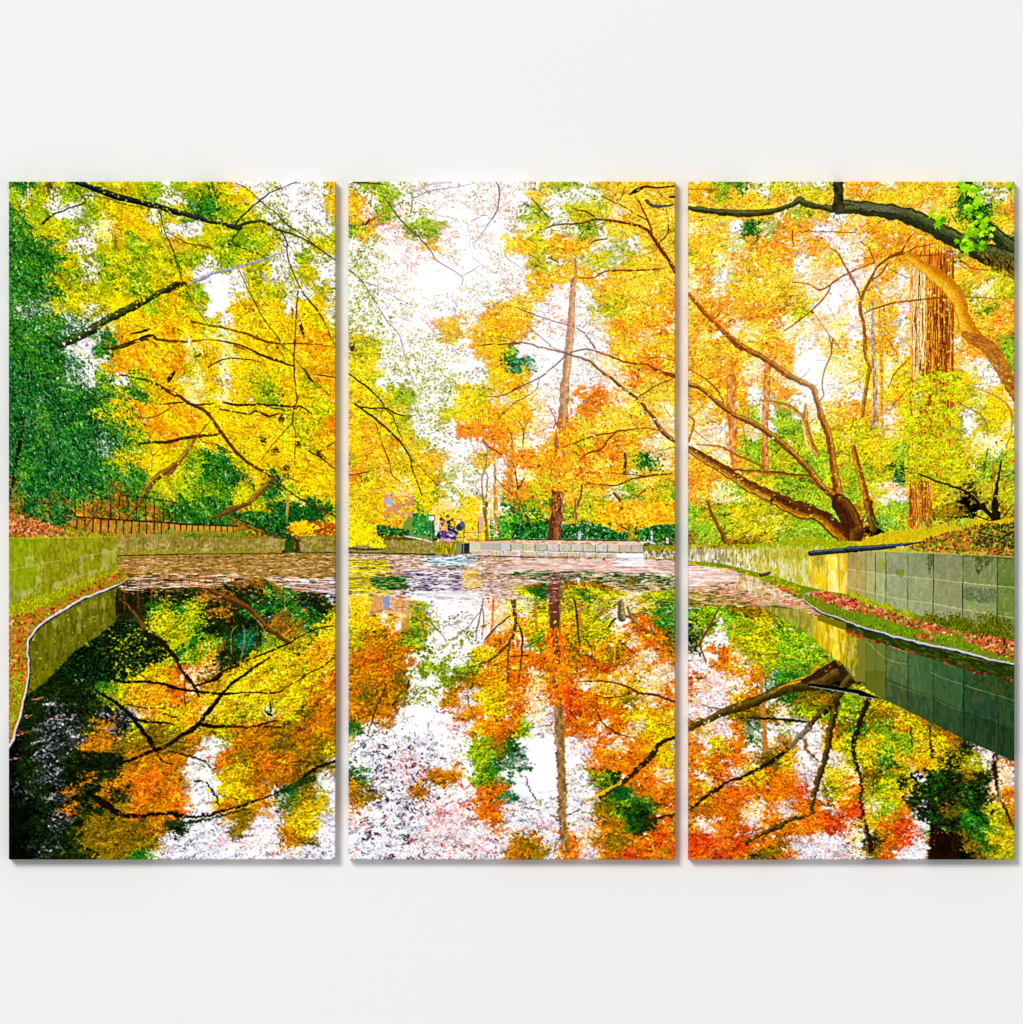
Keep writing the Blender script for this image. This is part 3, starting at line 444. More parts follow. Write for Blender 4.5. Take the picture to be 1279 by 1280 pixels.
    B('C2', (116,60,22), [(50,318,6),(150,350,6.4),(280,460,7),(400,545,7.4),(560,620,7.6),(700,720,8.4),(820,820,8.6),(930,930,9.4),(1020,1050,10),(1120,1140,11),(1230,1260,14)], **kw)
    B('C2', (104,54,20), [(400,940,4),(520,955,5),(700,965,5.4),(830,985,5.6),(940,990,5.6),(1010,1070,4)],[(50,775,7),(180,860,11.5),(300,930,12.5),(400,1000,14),(520,1070,15),(650,1130,15.5),(800,1200,17),(950,1240,18)], **dict(kw, side=1))
    B('C3', (84,42,18), [(690,-30,13),(850,50,15),(1000,80,18),(1100,150,20),(1200,240,20),(1265,290,16)], hi=(250,180,30), side=1, mott=[(40,20,12),(120,60,20),(150,90,30)])
    B('C3', (70,36,16), [(1130,-10,13),(1200,110,15),(1260,210,16)],[(1279,180,10),(1230,290,6)], hi=(130,90,24)); B('c3', (72,38,16), [(-60,-30,16),(20,60,20),(60,180,20),(50,290,16)], hi=(150,100,24))
    B('C3', (120,60,18), [(200,-20,4),(240,90,5.2),(300,200,6),(348,318,6.6)], hi=(190,120,40))
    B('c2', (150,82,22), [(45,780,6.5),(80,920,8.4),(120,1080,9),(150,1200,9.4),(180,1290,9.4)], hi=(240,190,70), side=1); B('c3', (96,54,18), [(150,-10,11),(190,180,10)], hi=(200,140,40), side=1)
    B('c2', (40,26,14), [(520,970,2.4),(640,1020,3),(760,1060,3.4),(880,1110,4),(960,1190,5),(1060,1285,6)],[(1070,1290,8),(1075,1150,6),(1110,950,3.6),(1120,870,2)]); B('c2', (170,120,40), [(1060,1110,3),(1060,900,3),(1070,850,2)])
    B('c3', (30,22,14), [(950,-5,3),(1000,50,4),(1065,110,6)],[(1070,-10,9),(1075,60,9),(1085,125,12)],[(720,90,1.4),(820,90,2),(940,90,2.2),(1065,130,3)],[(820,105,1.4),(950,137,2),(1065,120,2)],[(1205,0,1.4),(1130,100,2)],[(1110,60,3),(1105,110,4)])
    B('c3', (170,84,20), [(605,-10,4),(605,180,5)],[(470,0,5),(490,150,5)],[(540,0,4),(530,140,4)], hi=(244,170,60))
    over(14000, 225, 650, .5)
    # mossy dark limb across the top right
    mk = dict(hi=(110,116,60), mott=[(24,40,16),(70,96,30),(16,20,14),(120,116,80),(50,70,24)])
    B('c1', (30,34,16), [(880,60,10),(900,200,12),(960,350,15),(1000,450,15)]); B('c1', (28,44,22), [(1000,380,12),(1110,480,20),(1230,620,24)], **mk)
    B('c1', (46,48,26), [(-40,232,12),(0,236,13),(130,262,18),(300,285,21),(430,315,21),(560,365,20),(700,445,21),(850,520,23),(950,575,23),(1070,610,27),(1240,660,30)], **mk)
    B('C1', (52,44,16), [(40,240,5),(80,262,6.5),(150,275,8),(300,290,8.4),(450,300,9.4),(620,293,8.4),(720,275,6.5),(820,232,7.4),(870,205,10),(930,232,9),(1050,260,8),(1150,268,11),(1290,268,13)], **mk)
    B('C1', (34,32,16), [(1150,60,13),(1150,180,14),(1150,270,16)], hi=(90,84,40))
    B('c1', (90,84,70), [(60,235,3),(140,255,7),(250,262,8),(400,285,7)], mott=[(150,146,130),(60,60,50),(110,120,70)])
    x, y = scatter(T('c1', [(930,560),(1215,640),(1215,780),(1040,700)]), 500); dabs(x, y, 3, .5, rng.normal(1.2, .5, len(x)), pick([(30,26,14),(90,70,20),(150,120,40)], len(x)))
    for zx, zy, r, m in ((650,345,9,3),(840,100,7,4),(900,120,8,5),(940,200,8,6),(880,260,8,5),(960,300,8,4),(1000,350,7,3),(920,400,8,5),(880,450,8,4),(980,420,7,4),(840,520,8,5),(900,540,8,5),(960,530,7,4),(1030,410,6,3),(1200,100,6,3),(600,105,4,1),(730,650,4,1),(690,250,4,2),(1000,150,5,2)):
        for _ in range(m*2):
            px, py = T('c1', [(zx+rng.normal(0, 22), zy+rng.normal(0, 22))])[0]
            star(px, py, r*rng.uniform(.55, .95), rng.uniform(.6, 2.4), pick([(120,190,16,3),(158,214,26,3),(70,140,16,1.6),(196,228,60,1.4)], 1)[0])

def far_bank():
    hedge = [(14,84,30,4),(8,54,24,4),(40,116,36,3),(90,146,34,1.5),(6,30,16,2),(120,170,130,.8)]
    # -------- left: earth bank with fence
    fill(T('A3', [(450,120),(1290,140),(1290,235),(860,235),(700,190),(520,150)]), (176,122,40))
    streaks(T('A3', [(450,110),(1290,135),(1290,235),(860,235)]), [(206,148,56,3),(150,96,28,2),(226,176,80,1.6),(90,110,30,1)], 420, w=(.6,1.6), h=(1,3), alpha=.6)
    fill(T('a3', [(0,150),(490,165),(480,215),(0,215)]), (196,146,56))
    rail = (22,20,30)
    for k in range(12):                                     # tall balusters of the upper rail
        zx = 545+k*64; a = T('A2', [(zx, 1125+k*3)])[0]; b = T('A3', [(zx+rng.normal(0, 3), 100+k*3)])[0]
        branch([a+(1.9,), b+(1.9,)], (30,24,14), wob=.1)
    for k in range(7):
        zx = 10+k*46; a = T('a2', [(zx, 1190+k*8)])[0]; b = T('a3', [(zx, 120)])[0]
        if k < 3: branch([a+(1.4,), b+(1.4,)], (44,32,16), wob=.1)
    for k in range(13):
        zx = 560+k*58-k*k*.2; a = T('A3', [(zx, 98+(zx-560)*.06)])[0]; b = T('A3', [(zx-4, 190+min(k, 3)*8)])[0]
        branch([a+(2.2,), b+(2.2,)], (22,18,14), wob=.1)
    for k in range(12):
        zx = 5+k*42.5; a = T('a3', [(zx, 140+zx*.04)])[0]; b = T('a3', [(zx, 212-k*.6)])[0]
        branch([a+(1.9,), b+(1.9,)], (26,20,14), wob=.1)
    branches('A3', rail, [(440,92,1.6),(560,95,2.2),(700,102,2.4),(1000,122,2.4),(1290,138,2.4)], hi=(130,130,160), wob=.1)
    branches('a3', rail, [(-5,136,2.4),(200,150,2.2),(500,160,2)], hi=(110,110,130), wob=.1)
    branches('A2', (24,24,30), [(860,1122,1),(960,1135,1.6),(1100,1150,2),(1290,1185,2)], wob=.1)
    branches('A3', (100,66,24), [(710,-10,4),(670,90,4),(605,185,4)],[(350,0,2.4),(260,100,2.4)],[(1000,0,3),(930,90,3)], hi=(170,120,50))
    x, y = scatter(T('A2', [(60,1060),(900,1060),(1290,1120),(1290,1290),(60,1290)])+[], 1500); k = samp(n3, x, y)+samp(n1, x, y)*.6 > .25; dabs(x[k], y[k], 1.5, .7, rng.normal(.6, .8, k.sum()), pick([(30,96,30,3),(70,140,40,3),(130,170,40,2),(180,120,30,2),(16,60,24,2)], k.sum()))
    # leaves and litter on the left bank
    litter(T('A3', [(60,60),(180,90),(320,120),(480,190),(850,235),(850,250),(60,262)]), 1500)
    grass(T('A3', [(460,160),(640,190),(850,228),(850,245),(560,240),(460,215)]), 260, MOSS)
    x, y = scatter(T('A3', [(240,-20),(520,10),(560,90),(450,150),(300,130),(200,60)]), 300); dabs(x, y, 2.2, .8, rng.normal(.6, .8, len(x)), pick(hedge+[(60,150,110,1)], len(x)))
    x, y = scatter(T('A3', [(820,150),(1290,160),(1290,235),(830,220)]), 240); k = samp(n3, x, y) > .2; dabs(x[k], y[k], 1.8, .6, rng.normal(.4, 1, k.sum()), pick([(40,140,60),(90,170,60),(20,90,40)], k.sum()))
    x, y = scatter(T('a3', [(0,195),(500,190),(640,240),(0,240)]), 380); dabs(x, y, 1.5, .7, rng.normal(0, 1, len(x)), pick([(110,150,20),(80,130,24),(160,140,30),(190,120,40)], len(x)))
    branches('A3', (150,120,60), [(60,255,1.6),(240,290,1.3),(450,370,2),(530,440,1)],[(290,190,1),(285,240,1.2),(230,285,1)], wob=.3)
    # hedge mound and slope rail, a3
    x, y = scatter(T('a3', [(450,70),(650,50),(860,90),(880,200),(840,240),(700,190),(500,120)]), 1500); dabs(x, y, 1.8, .8, rng.normal(.2, .8, len(x)), vary(x, y, pick(hedge+[(100,150,40,2)], len(x))))
    litter(T('a3', [(860,160),(940,120),(1215,140),(1215,245),(960,240),(860,210)]), 500, [(150,70,20,3),(190,90,30,3),(230,170,30,2),(110,60,20,2)])
    x, y = scatter(T('a3', [(880,140),(1000,110),(1100,170),(1080,230),(900,230)]), 300); k = samp(n4, x, y) > -.1; dabs(x[k], y[k], 1.7, 1, 0, pick([(250,215,20),(240,190,20)], k.sum()))
    # far stone walls
    STN = [(150,130,60,3),(176,156,90,3),(120,110,40,3),(206,190,140,1.4),(96,84,24,2),(160,150,40,2)]
    for P in (T('A3', [(848,238),(1290,232),(1290,372),(850,378)]), T('a3', [(-5,240),(850,252),(840,350),(-5,368)]), T('a3', [(962,240),(1230,238),(1230,352),(962,352)]), T('B3', [(20,262),(290,262),(860,270),(860,360),(20,358)])):
        fill(P, (146,128,56)); streaks(P, STN, 900, w=(.5,2), h=(1,4), alpha=.5)
        x, y = scatter(P, 150); dabs(x, y, rng.uniform(1, 4, len(x)), rng.uniform(.6, 2, len(x)), rng.normal(0, .2, len(x)), pick([(206,190,120),(190,180,150),(110,100,30),(90,80,30),(150,150,40)], len(x)), alpha=.35)
    for t, x, y in (('A3',888,295),('A3',1090,300),('a3',265,310),('a3',780,280),('A3',1190,310)): 
        px, py = T(t, [(x, y)])[0]; dabs(px+rng.normal(0, 3, 16), py+rng.normal(0, 3.4, 16), 1.6, 1.1, 0, rgb(220,200,146), alpha=.5)
    for zx in (925, 1040, 1150, 1260): branch(T('A3', [(zx,242,.8),(zx,340,.8)]), (90,80,30), wob=.1)
    for zx in (50,140,225,340,440,530,620,700,770): branch(T('a3', [(zx,250,.7),(zx,345,.7)]), (104,90,30), wob=.1)
    for t, l in (('A3', [(850,352,3),(1290,348,3)]), ('a3', [(-5,350,2.6),(830,345,2.4)])): branch(T(t, l), (150,140,20), wob=.3)
    for t, l in (('A3', [(850,374,2),(1290,366,2)]), ('a3', [(-5,364,1.6),(830,358,1.4)]), ('a3', [(950,352,2),(1230,352,1.6)]), ('B3', [(20,352,2),(500,362,2.6),(720,366,3)])): branch(T(t, l), (56,48,22), wob=.2)
    branches('a3', (70,36,20), [(450,82,1.6),(700,190,2.4),(850,240,2),(965,270,2.4)],[(460,110,1),(700,215,1.4),(840,255,1.2)],[(940,268,6),(935,335,6)]); fill(T('a3', [(850,275),(915,270),(915,350),(850,345)]), (44,76,24)); fill(T('a3', [(828,338),(848,338),(848,358),(828,358)]), (20,18,14))
    branches('B3', (40,56,24), [(30,320,3),(200,330,3),(300,320,2)])
    # -------- centre background: house, path, hedge
    fill(T('B2', [(290,1110),(505,1130),(505,1290),(290,1290)]), (206,144,110)); fill(T('B3', [(290,-10),(505,-10),(500,40),(290,20)]), (206,140,90))
    streaks(T('B2', [(290,1110),(505,1130),(505,1290),(290,1290)]), [(196,130,96),(226,170,140),(180,110,80)], 160, w=(.4,.8), h=(1,4), alpha=.5)
    fill(T('B2', [(300,1150),(352,1150),(352,1215),(300,1215)]), (170,172,206)); fill(T('B2', [(255,1100),(500,1120),(500,1140),(255,1120)]), (226,190,170))
    x, y = scatter(T('B2', [(250,1080),(520,1090),(520,1290),(250,1290)]), 760); k = samp(n3, x, y)+samp(fine, x, y)*.6 > .12; dabs(x[k], y[k], 1.5, .7, rng.normal(.5, .5, k.sum()), vary(x[k], y[k], leafcol(np.full(k.sum(), KI['y']))))
    fill(T('B3', [(470,90),(640,150),(640,270),(560,262),(430,235),(430,150)]), (120,140,60))
    x, y = scatter(T('B3', [(500,70),(640,80),(660,240),(500,220)]), 420); dabs(x, y, 1.7, 1, rng.normal(0, 1, len(x)), vary(x, y, pick([(40,140,50,3),(20,96,50,3),(90,170,60,2),(170,210,160,1)], len(x))))
    x, y = scatter(T('B3', [(240,150),(470,190),(480,235),(240,225)]), 420); dabs(x, y, 1.7, .9, rng.normal(0, 1, len(x)), vary(x, y, pick(hedge, len(x))))
    branches('B3', (120,60,20), [(230,235,2),(350,245,3),(480,255,3)]); branches('B3', (232,222,226), [(440,230,2),(560,255,2.6),(640,275,2)])
    fill(T('B3', [(660,60),(960,60),(970,180),(660,190)]), (250,220,90), .85); fill(T('B3', [(640,20),(790,-10),(800,60),(660,110)]), (240,214,170), .8)
    x, y = scatter(T('B3', [(660,30),(980,20),(985,180),(880,230),(700,150)]), 520); dabs(x, y, 1.7, 1, rng.normal(0, 1, len(x)), pick(RC['y'][1]+[(255,200,30,2)], len(x)))
    fill(T('B3', [(975,90),(1015,90),(1015,190),(975,190)]), (214,170,140)); fill(T('B3', [(860,185),(1000,190),(1000,270),(860,275)]), (240,190,50)); litter(T('B3', [(860,200),(990,200),(990,270),(860,270)]), 80, [(250,210,60),(210,150,50),(255,236,150)])
    x, y = scatter(T('B3', [(1130,90),(1290,60),(1290,255),(1060,250),(1060,160)]), 700); k = np.abs(x-(430+1100*K)) > 3; dabs(x[k], y[k], 1.6, .9, rng.normal(0, 1, k.sum()), vary(x[k], y[k], pick([(70,170,40,3),(40,130,40,3),(150,200,50,2),(16,80,40,2),(220,200,60,1)], k.sum())))
    x, y = scatter(T('b3', [(-5,150),(1190,150),(1190,265),(-5,262)]), 4200); zx = (x-640)/K; k = ~((zx > 258) & (zx < 360)) & ~((zx > 838) & (zx < 895)) & (samp(n3, x, y)*16+y < 676)
    dabs(x[k], y[k], 1.5, .85, rng.normal(0, 1, k.sum()), vary(x[k], y[k], pick(hedge+[(60,150,60,2),(180,210,180,.5)], k.sum())))
    x, y = scatter(T('b3', [(600,-20),(1190,-20),(1190,120),(1000,160),(900,190),(760,200),(600,130)]), 1800); L = np.full(len(x), KI['o']); L[rng.random(len(x)) < .4] = KI['y']; k = samp(n3, x, y)+samp(fine, x, y) > -.5; dabs(x[k], y[k], 1.7, .9, rng.normal(.2, .6, k.sum()), vary(x[k], y[k], leafcol(L[k])))
    branches('b3', (150,130,30), [(862,165,9),(870,290,9)], hi=(206,190,60), mott=[(96,80,20),(190,180,50),(120,110,30)]); branches('b3', (90,60,24), [(780,150,2),(840,190,3)],[(900,190,3),(900,160,2)])
    branches('b3', (214,212,222), [(488,205,5),(488,262,4)],[(1012,200,3),(1012,285,3)],[(960,260,3),(1040,285,3)],[(1125,255,4),(1130,280,5)]); branches('b3', (20,20,26), [(655,235,4),(660,270,4)],[(990,215,3),(975,265,3)])
    branches('b3', (60,70,30), [(40,255,1.3),(700,262,1.3),(960,270,1.2)],[(1000,230,1),(1185,235,1)],[(1000,265,1),(1185,270,1)]); branches('b3', (190,180,140), [(110,248,.8),(260,250,.8)],[(360,248,.8),(700,255,.8)])
    # paved terrace with one long step
    fill(T('b3', [(-5,262),(960,272),(960,300),(-5,292)]), (232,190,164)); fill(T('B3', [(915,275),(1290,262),(1290,295),(915,290)]), (226,180,150))
    litter(T('b3', [(-5,264),(960,274),(960,296),(-5,290)]), 240, [(240,204,180),(214,150,120),(190,120,90),(250,226,210)], a=2, b=.5, jit=.1)
    blk = [(206,196,192),(196,192,194),(212,190,166),(190,180,176),(214,206,206),(202,194,170),(222,184,140)]
    def blocks(t, x0, x1, y0, y1, y2, y3, n):
        for i in range(n):
            a, b = i/n, (i+.94)/n
            fill(T(t, [(x0+(x1-x0)*a, y0+(y1-y0)*a), (x0+(x1-x0)*b, y0+(y1-y0)*b), (x0+(x1-x0)*b, y2+(y3-y2)*b), (x0+(x1-x0)*a, y2+(y3-y2)*a)]), np.array(blk[rng.integers(len(blk))])*rng.uniform(.94, 1.04))
    blocks('B3', 915, 1290, 282, 290, 335, 338, 5); blocks('b3', -5, 960, 286, 302, 338, 350, 11)
    streaks(T('b3', [(-5,288),(960,303),(960,350),(-5,338)]), [(220,210,210),(170,160,160),(226,170,110),(140,160,110)], 260, w=(.5,1.4), h=(1,3), alpha=.5)
    branches('B3', (240,226,220), [(915,336,1.6),(1290,342,1.8)]); branches('b3', (246,240,240), [(-5,340,1.8),(400,350,2),(770,360,2)], wob=.1)
    blocks('B3', 930, 1290, 342, 348, 368, 376, 14); blocks('b3', -5, 765, 346, 362, 372, 388, 34)
    branches('b3', (226,190,180), [(-5,376,1),(400,384,1),(770,392,1)], wob=.1); branches('b3', (60,36,36), [(-5,382,1.2),(300,388,1.1),(500,392,.8)], wob=.1); branches('B3', (60,30,30), [(915,374,1.2),(1290,382,1.3)], wob=.1); branches('B3', (240,200,190), [(830,366,1.4),(1279,374,1.4)], wob=.1)
    fill(T('b3', [(762,356),(955,358),(958,398),(762,390)]), (244,243,248)); fill(T('b3', [(762,384),(958,392),(958,400),(762,396)]), (206,206,222))
    fill(T('b3', [(962,305),(1190,300),(1190,345),(962,345)]), (160,130,40)); streaks(T('b3', [(962,305),(1190,300),(1190,345),(962,345)]), MOSS+[(150,90,20,3)], 120, w=(.5,1), h=(1,2), alpha=.7, ang=0)
    fill(T('b3', [(962,345),(1190,345),(1190,392),(962,380)]), (190,180,150)); streaks(T('b3', [(962,345),(1190,345),(1190,392),(962,380)]), [(236,232,226),(110,96,60),(70,60,40),(200,190,150)], 120, w=(.5,1.4), h=(1,3), alpha=.8)
    branches('b3', (230,230,236), [(1045,398,4),(1095,390,4)]); branches('b3', (96,130,20), [(960,395,2),(1190,405,2)]); branches('b3', (20,20,20), [(1050,408,1.4),(1090,405,1.4)])
    # planter, low mossy block and group of seated visitors
    Q = lambda pts: [((510+p[0]*110/1279., 600+p[1]*110/1279.)+tuple(p[2:])) for p in pts]
    fill(Q([(400,910),(700,930),(700,1075),(400,1080)]), (150,134,20)); streaks(Q([(400,910),(700,930),(700,1075),(400,1080)]), [(176,160,20),(120,110,24),(206,196,60),(90,84,20)], 120, w=(.5,1.2), h=(1,4), alpha=.8)
    fill(Q([(700,930),(790,930),(790,1070),(700,1070)]), (130,130,90)); fill(Q([(785,925),(895,915),(890,1065),(780,1075)]), (18,44,48)); branch(Q([(600,1000,2),(600,1080,2.4)]), (40,34,12))
    branch(Q([(400,1088,1.2),(600,1080,1.2),(800,1072,1)]), (190,90,50))
    def blob(x, y, a, b, c, th=0): p = Q([(x, y)])[0]; dabs([p[0]], [p[1]], [a], [b], [th], rgb(*c))
    fill(Q([(390,640),(470,620),(480,760),(420,860),(395,800)]), (226,228,250))
    fill(Q([(470,600),(560,590),(600,720),(470,760),(440,700)]), (214,170,100)); blob(500,640,3.4,2.4,(120,80,60))
    blob(482,565,2.3,2.2,(84,50,50)); blob(520,590,2.4,1.8,(60,44,60)); blob(497,600,1.2,1.2,(226,170,130))
    fill(Q([(560,600),(650,560),(690,640),(680,740),(580,740)]), (20,20,34)); blob(575,525,2.1,1.9,(70,32,40)); blob(580,550,1.3,1.5,(220,150,110)); blob(640,620,3,2.4,(240,190,20)); blob(520,680,3.4,1.6,(244,180,20)); blob(610,650,2,2,(30,30,40)); blob(560,640,2.4,1.6,(250,210,40)); blob(650,650,2.6,1.4,(236,200,30))
    blob(775,660,4.8,5,(92,84,100)); blob(740,690,4,4,(24,56,66)); blob(790,640,3,3.6,(104,92,112)); blob(735,600,2,2.4,(250,236,220)); blob(765,575,1.6,1.2,(180,110,30))
    fill(Q([(430,760),(560,730),(700,735),(740,770),(640,870),(560,850),(500,860),(420,850)]), (30,36,96)); fill(Q([(400,830),(440,760),(470,790),(430,870),(400,880)]), (12,14,40))
    blob(520,800,2,3,(130,50,110)); blob(590,870,3,2.6,(240,150,200)); blob(500,860,3,2.4,(170,176,236)); blob(650,800,3.4,1.6,(190,170,190),-.6); blob(700,780,3.6,1.8,(50,56,110),-.7); blob(600,750,4,1.3,(90,110,170)); blob(680,850,3,1.5,(60,50,110),-.7); blob(610,800,2,1.4,(236,190,140)); blob(440,870,1.4,2,(240,230,240)); blob(540,850,1.5,2.4,(80,60,130)); blob(560,780,2,1.2,(160,60,140))
    x = rng.uniform(545, 569, 70); y = rng.uniform(650, 676, 70); dabs(x, y, 1, .55, rng.uniform(0, 3, 70), pick([(30,30,60),(240,200,40),(230,210,220),(150,70,120),(200,140,90),(250,240,240)], 70))
    branch(Q([(320,560,1.5),(320,890,1.5)]), (40,34,44), wob=0); branch(Q([(360,560,1.5),(362,890,1.5)]), (50,44,60), wob=0)
    fill(Q([(300,510),(392,510),(392,585),(300,585)]), (246,232,220)); fill(Q([(295,505),(397,505),(397,522),(295,522)]), (110,60,40)); fill(Q([(385,510),(397,510),(392,590),(380,590)]), (120,70,50))
    RL = (70,52,60)
    for l in ([(200,790,.9),(300,800,.9),(380,810,.9)],[(380,735,.8),(560,740,.7)],[(500,830,.7),(800,830,.8)],[(830,760,.9),(1060,768,.9)],[(215,780,1),(215,880,1)],[(815,690,1.6),(812,860,1.4)],[(1022,600,1.5),(1022,890,1.2)],[(1200,570,1.6),(1205,700,1.2)]): branch(Q(l), RL, wob=.05)
    branch(Q([(808,860,1.8),(804,1070,1.8)]), (150,140,130), wob=.05); branch(Q([(845,870,1.5),(1010,870,1.5)]), (110,80,60), wob=.1)
    branches('B3', (26,22,34), [(660,95,.1),(662,100,.1)])
    # bright yellow spray hanging over the left wall (centre canvas)
    x, y = scatter(T('B3', [(20,60),(150,120),(240,220),(310,310),(250,325),(150,290),(30,310)]), 900); k = samp(n3, x, y) > -.45; dabs(x[k], y[k], 2.4, .8, rng.normal(.75, .5, k.sum()), pick([(246,226,8,4),(255,240,40,3),(214,196,10,2),(150,140,14,1.2),(252,210,8,2)], k.sum()))
    over(1800, 590, 640, .5)

def right_bank():
    # slope of grass and litter behind the wall
    P = T('c3', [(-60,350),(-40,270),(100,270),(240,215),(420,190),(600,170),(740,130),(860,100),(1050,125),(1220,95),(1220,385),(840,360),(200,342)])
    fill(P, (200,176,30)); grass(P, 2600, [(246,216,24,4),(226,190,20,3),(190,180,24,3),(130,150,24,2),(220,150,30,1.4)], 1.8)
    P2 = T('c3', [(420,330),(600,240),(800,190),(1000,140),(1220,130),(1220,385),(840,362)]); litter(P2, 2100, [(180,80,40,3),(216,110,60,3),(90,120,26,3),(130,160,30,2),(110,56,24,2),(50,56,22,3),(236,170,130,1.2),(214,150,40,2)], a=1.8, b=.8)
    x, y = scatter(T('c3', [(980,160),(1220,140),(1220,330),(900,300)]), 420); dabs(x, y, 1.7, .8, rng.normal(0, 1, len(x)), pick([(28,34,18),(40,70,24),(60,40,20),(120,160,60)], len(x)))
    P = T('C3', [(60,300),(300,290),(480,295),(760,270),(940,235),(1120,262),(1290,290),(1290,345),(60,330)]); fill(P, (150,160,24)); grass(P, 900, [(170,196,20,4),(120,170,20,3),(206,206,30,2),(150,110,40,1.4),(220,190,40,2)], 1.6)
    litter(T('C3', [(60,290),(480,295),(480,325),(60,328)]), 160, [(170,140,40),(110,90,30),(200,180,60)])
    for _ in range(70):                                    # strap-leaved plants
        x, y = T('c3', [(rng.choice([320,560,800,1200 if 0 else 260])+rng.normal(0, 60), 130+rng.normal(0, 22))])[0]; a = rng.normal(-1.57, .8); c = pick([(70,150,40),(130,196,90),(30,90,40),(190,214,110)], 1)[0]
        dabs([x], [y], [rng.uniform(3, 6.5)], [.55], [a], c)
    # ---- wall face
    top = T('C3', [(55,330),(500,332),(940,338)])+T('c3', [(0,352),(200,344),(500,354),(840,366),(1220,386)]); bot = T('C3', [(55,412),(300,432),(480,478),(700,530),(880,590)])+T('c3', [(0,655),(280,745),(440,785),(620,835),(840,905),(1220,1000)])
    P = top+bot[::-1]; fill(P, (150,150,104))
    yel = T('C3', [(340,330),(940,338),(1290,352),(1290,720),(880,592),(700,532),(480,480),(340,440)])+[]
    fill(T('C3', [(55,330),(420,332),(420,455),(300,430),(55,410)]), (190,186,168)); fill(yel, (206,200,110))
    fill(T('C3', [(930,338),(1290,352),(1290,680),(930,610)]), (222,190,50)); fill(T('c3', [(-10,352),(40,350),(50,680),(-10,660)]), (214,186,70))
    streaks(T('C3', [(55,330),(700,335),(700,530),(300,432),(55,412)]), [(246,246,250,3),(150,130,40,3),(110,96,60,2),(226,206,90,3),(196,190,170,2)], 800, w=(.5,1.5), h=(1,6), alpha=.7)
    streaks(T('C3', [(560,335),(1000,340),(1000,620),(560,500)]), [(240,238,224,3),(206,196,40,4),(170,160,30,3),(216,214,170,3),(130,120,30,1)], 1000, w=(.6,1.8), h=(2,9), alpha=.6)
    streaks(T('C3', [(950,345),(1290,352),(1290,700),(950,620)]), [(246,214,20,4),(255,236,120,2),(206,160,30,3),(180,150,70,2),(255,248,210,1)], 700, w=(.6,2), h=(3,12), alpha=.5)
    streaks(T('C3', [(1085,420),(1135,420),(1140,620),(1085,620)]), [(255,246,190,3),(255,226,60,2)], 120, w=(1,2.5), h=(4,14), alpha=.7)
    streaks(T('C3', [(600,335),(940,338),(930,400),(620,390)]), [(170,160,20),(140,140,20),(200,190,40)], 160, w=(.6,1.5), h=(1,5), alpha=.6)
    streaks(T('C3', [(930,340),(1060,345),(1060,480),(960,420)]), [(150,150,30),(180,160,40),(130,120,60)], 120, w=(.6,1.5), h=(2,7), alpha=.5)
    R = T('c3', [(60,350),(1220,386),(1220,1000),(620,835),(60,680)])
    bw = [[0,70,135,205,280,440,625,840,1090,1225]]; tone = [(176,150,90),(178,158,94),(168,164,104),(158,164,116),(150,156,118),(146,154,112),(136,140,100),(128,138,88),(104,122,56)]
    def lerp(v, tab): return float(np.interp(v, [a for a, _ in tab], [b for _, b in tab]))
    TP = [(0,352),(200,344),(500,354),(840,366),(1220,386)]; H1 = [(0,470),(280,510),(620,545),(840,570),(1090,595),(1220,606)]; H2 = [(0,600),(280,667),(440,698),(620,722),(840,765),(1090,808),(1220,828)]; BT = [(0,655),(280,745),(440,785),(620,835),(840,905),(1220,1000)]
    for i in range(9):
        for lo, hi_, kk in ((TP, H1, .93), (H1, H2, 1.06), (H2, BT, 1.05)):
            a, b = bw[0][i]+2, bw[0][i+1]-2
            poly = T('c3', [(a, lerp(a, lo)+2), (b, lerp(b, lo)+2), (b, lerp(b, hi_)-2), (a, lerp(a, hi_)-2)])
            fill(poly, np.clip(np.array(tone[i])*kk*rng.uniform(.96, 1.05), 0, 255))
            streaks(poly, [(np.array(tone[i])*1.12).tolist(), (np.array(tone[i])*.86).tolist(), (130,140,70), (186,180,140)], int(14+(b-a)*.28), w=(.8,3.5), h=(2,7), alpha=.28)
            if i > 3:
                x, y = scatter(poly, int((b-a)*1.0)); dabs(x, y, .7, .6, 0, pick([(110,120,80),(180,184,150)], len(x)), alpha=.4)
    for tab, c in ((H1, (214,206,160)), (H2, (220,212,164))): branch(T('c3', [(a, b, 1) for a, b in tab]), c, wob=.15)
    for zx, c, w_ in ((70,(120,90,40),.7),(135,(120,100,50),.8),(205,(70,60,34),1),(280,(60,50,26),1.2),(440,(60,66,34),1),(625,(30,34,20),1.3),(840,(50,56,34),1.2),(1090,(30,40,20),1.4)):
        branch(T('c3', [(zx, lerp(zx, TP), w_), (zx+1, lerp(zx, H1), w_), (zx-1, lerp(zx, H2), w_), (zx, lerp(zx, BT), w_)]), c, wob=.15)
    branch(T('c3', [(838,575,1.6),(838,760,1.8)]), (16,18,12), wob=.1)
    for t, pts, n, cols in (('c3', [(850,600),(1085,620),(1085,700),(1000,720),(850,690)], 200, [(70,90,66),(50,70,60),(90,106,80)]), ('c3', [(930,380),(1060,390),(1050,420),(940,520)], 60, [(30,34,20),(50,60,30)]), ('c3', [(585,360),(625,360),(620,440),(590,520)], 50, [(40,44,30),(70,70,40)]), ('c3', [(350,480),(420,480),(400,530),(370,520)], 40, [(120,120,20),(90,110,20)]), ('c3', [(1150,540),(1215,530),(1215,600),(1160,590)], 60, [(70,110,20),(96,130,30)]), ('c3', [(840,366),(1215,386),(1215,400),(840,382)], 120, [(80,100,20),(60,76,20)]), ('c3', [(240,400),(275,400),(275,480),(245,470)], 40, [(170,170,20),(140,150,30)])):
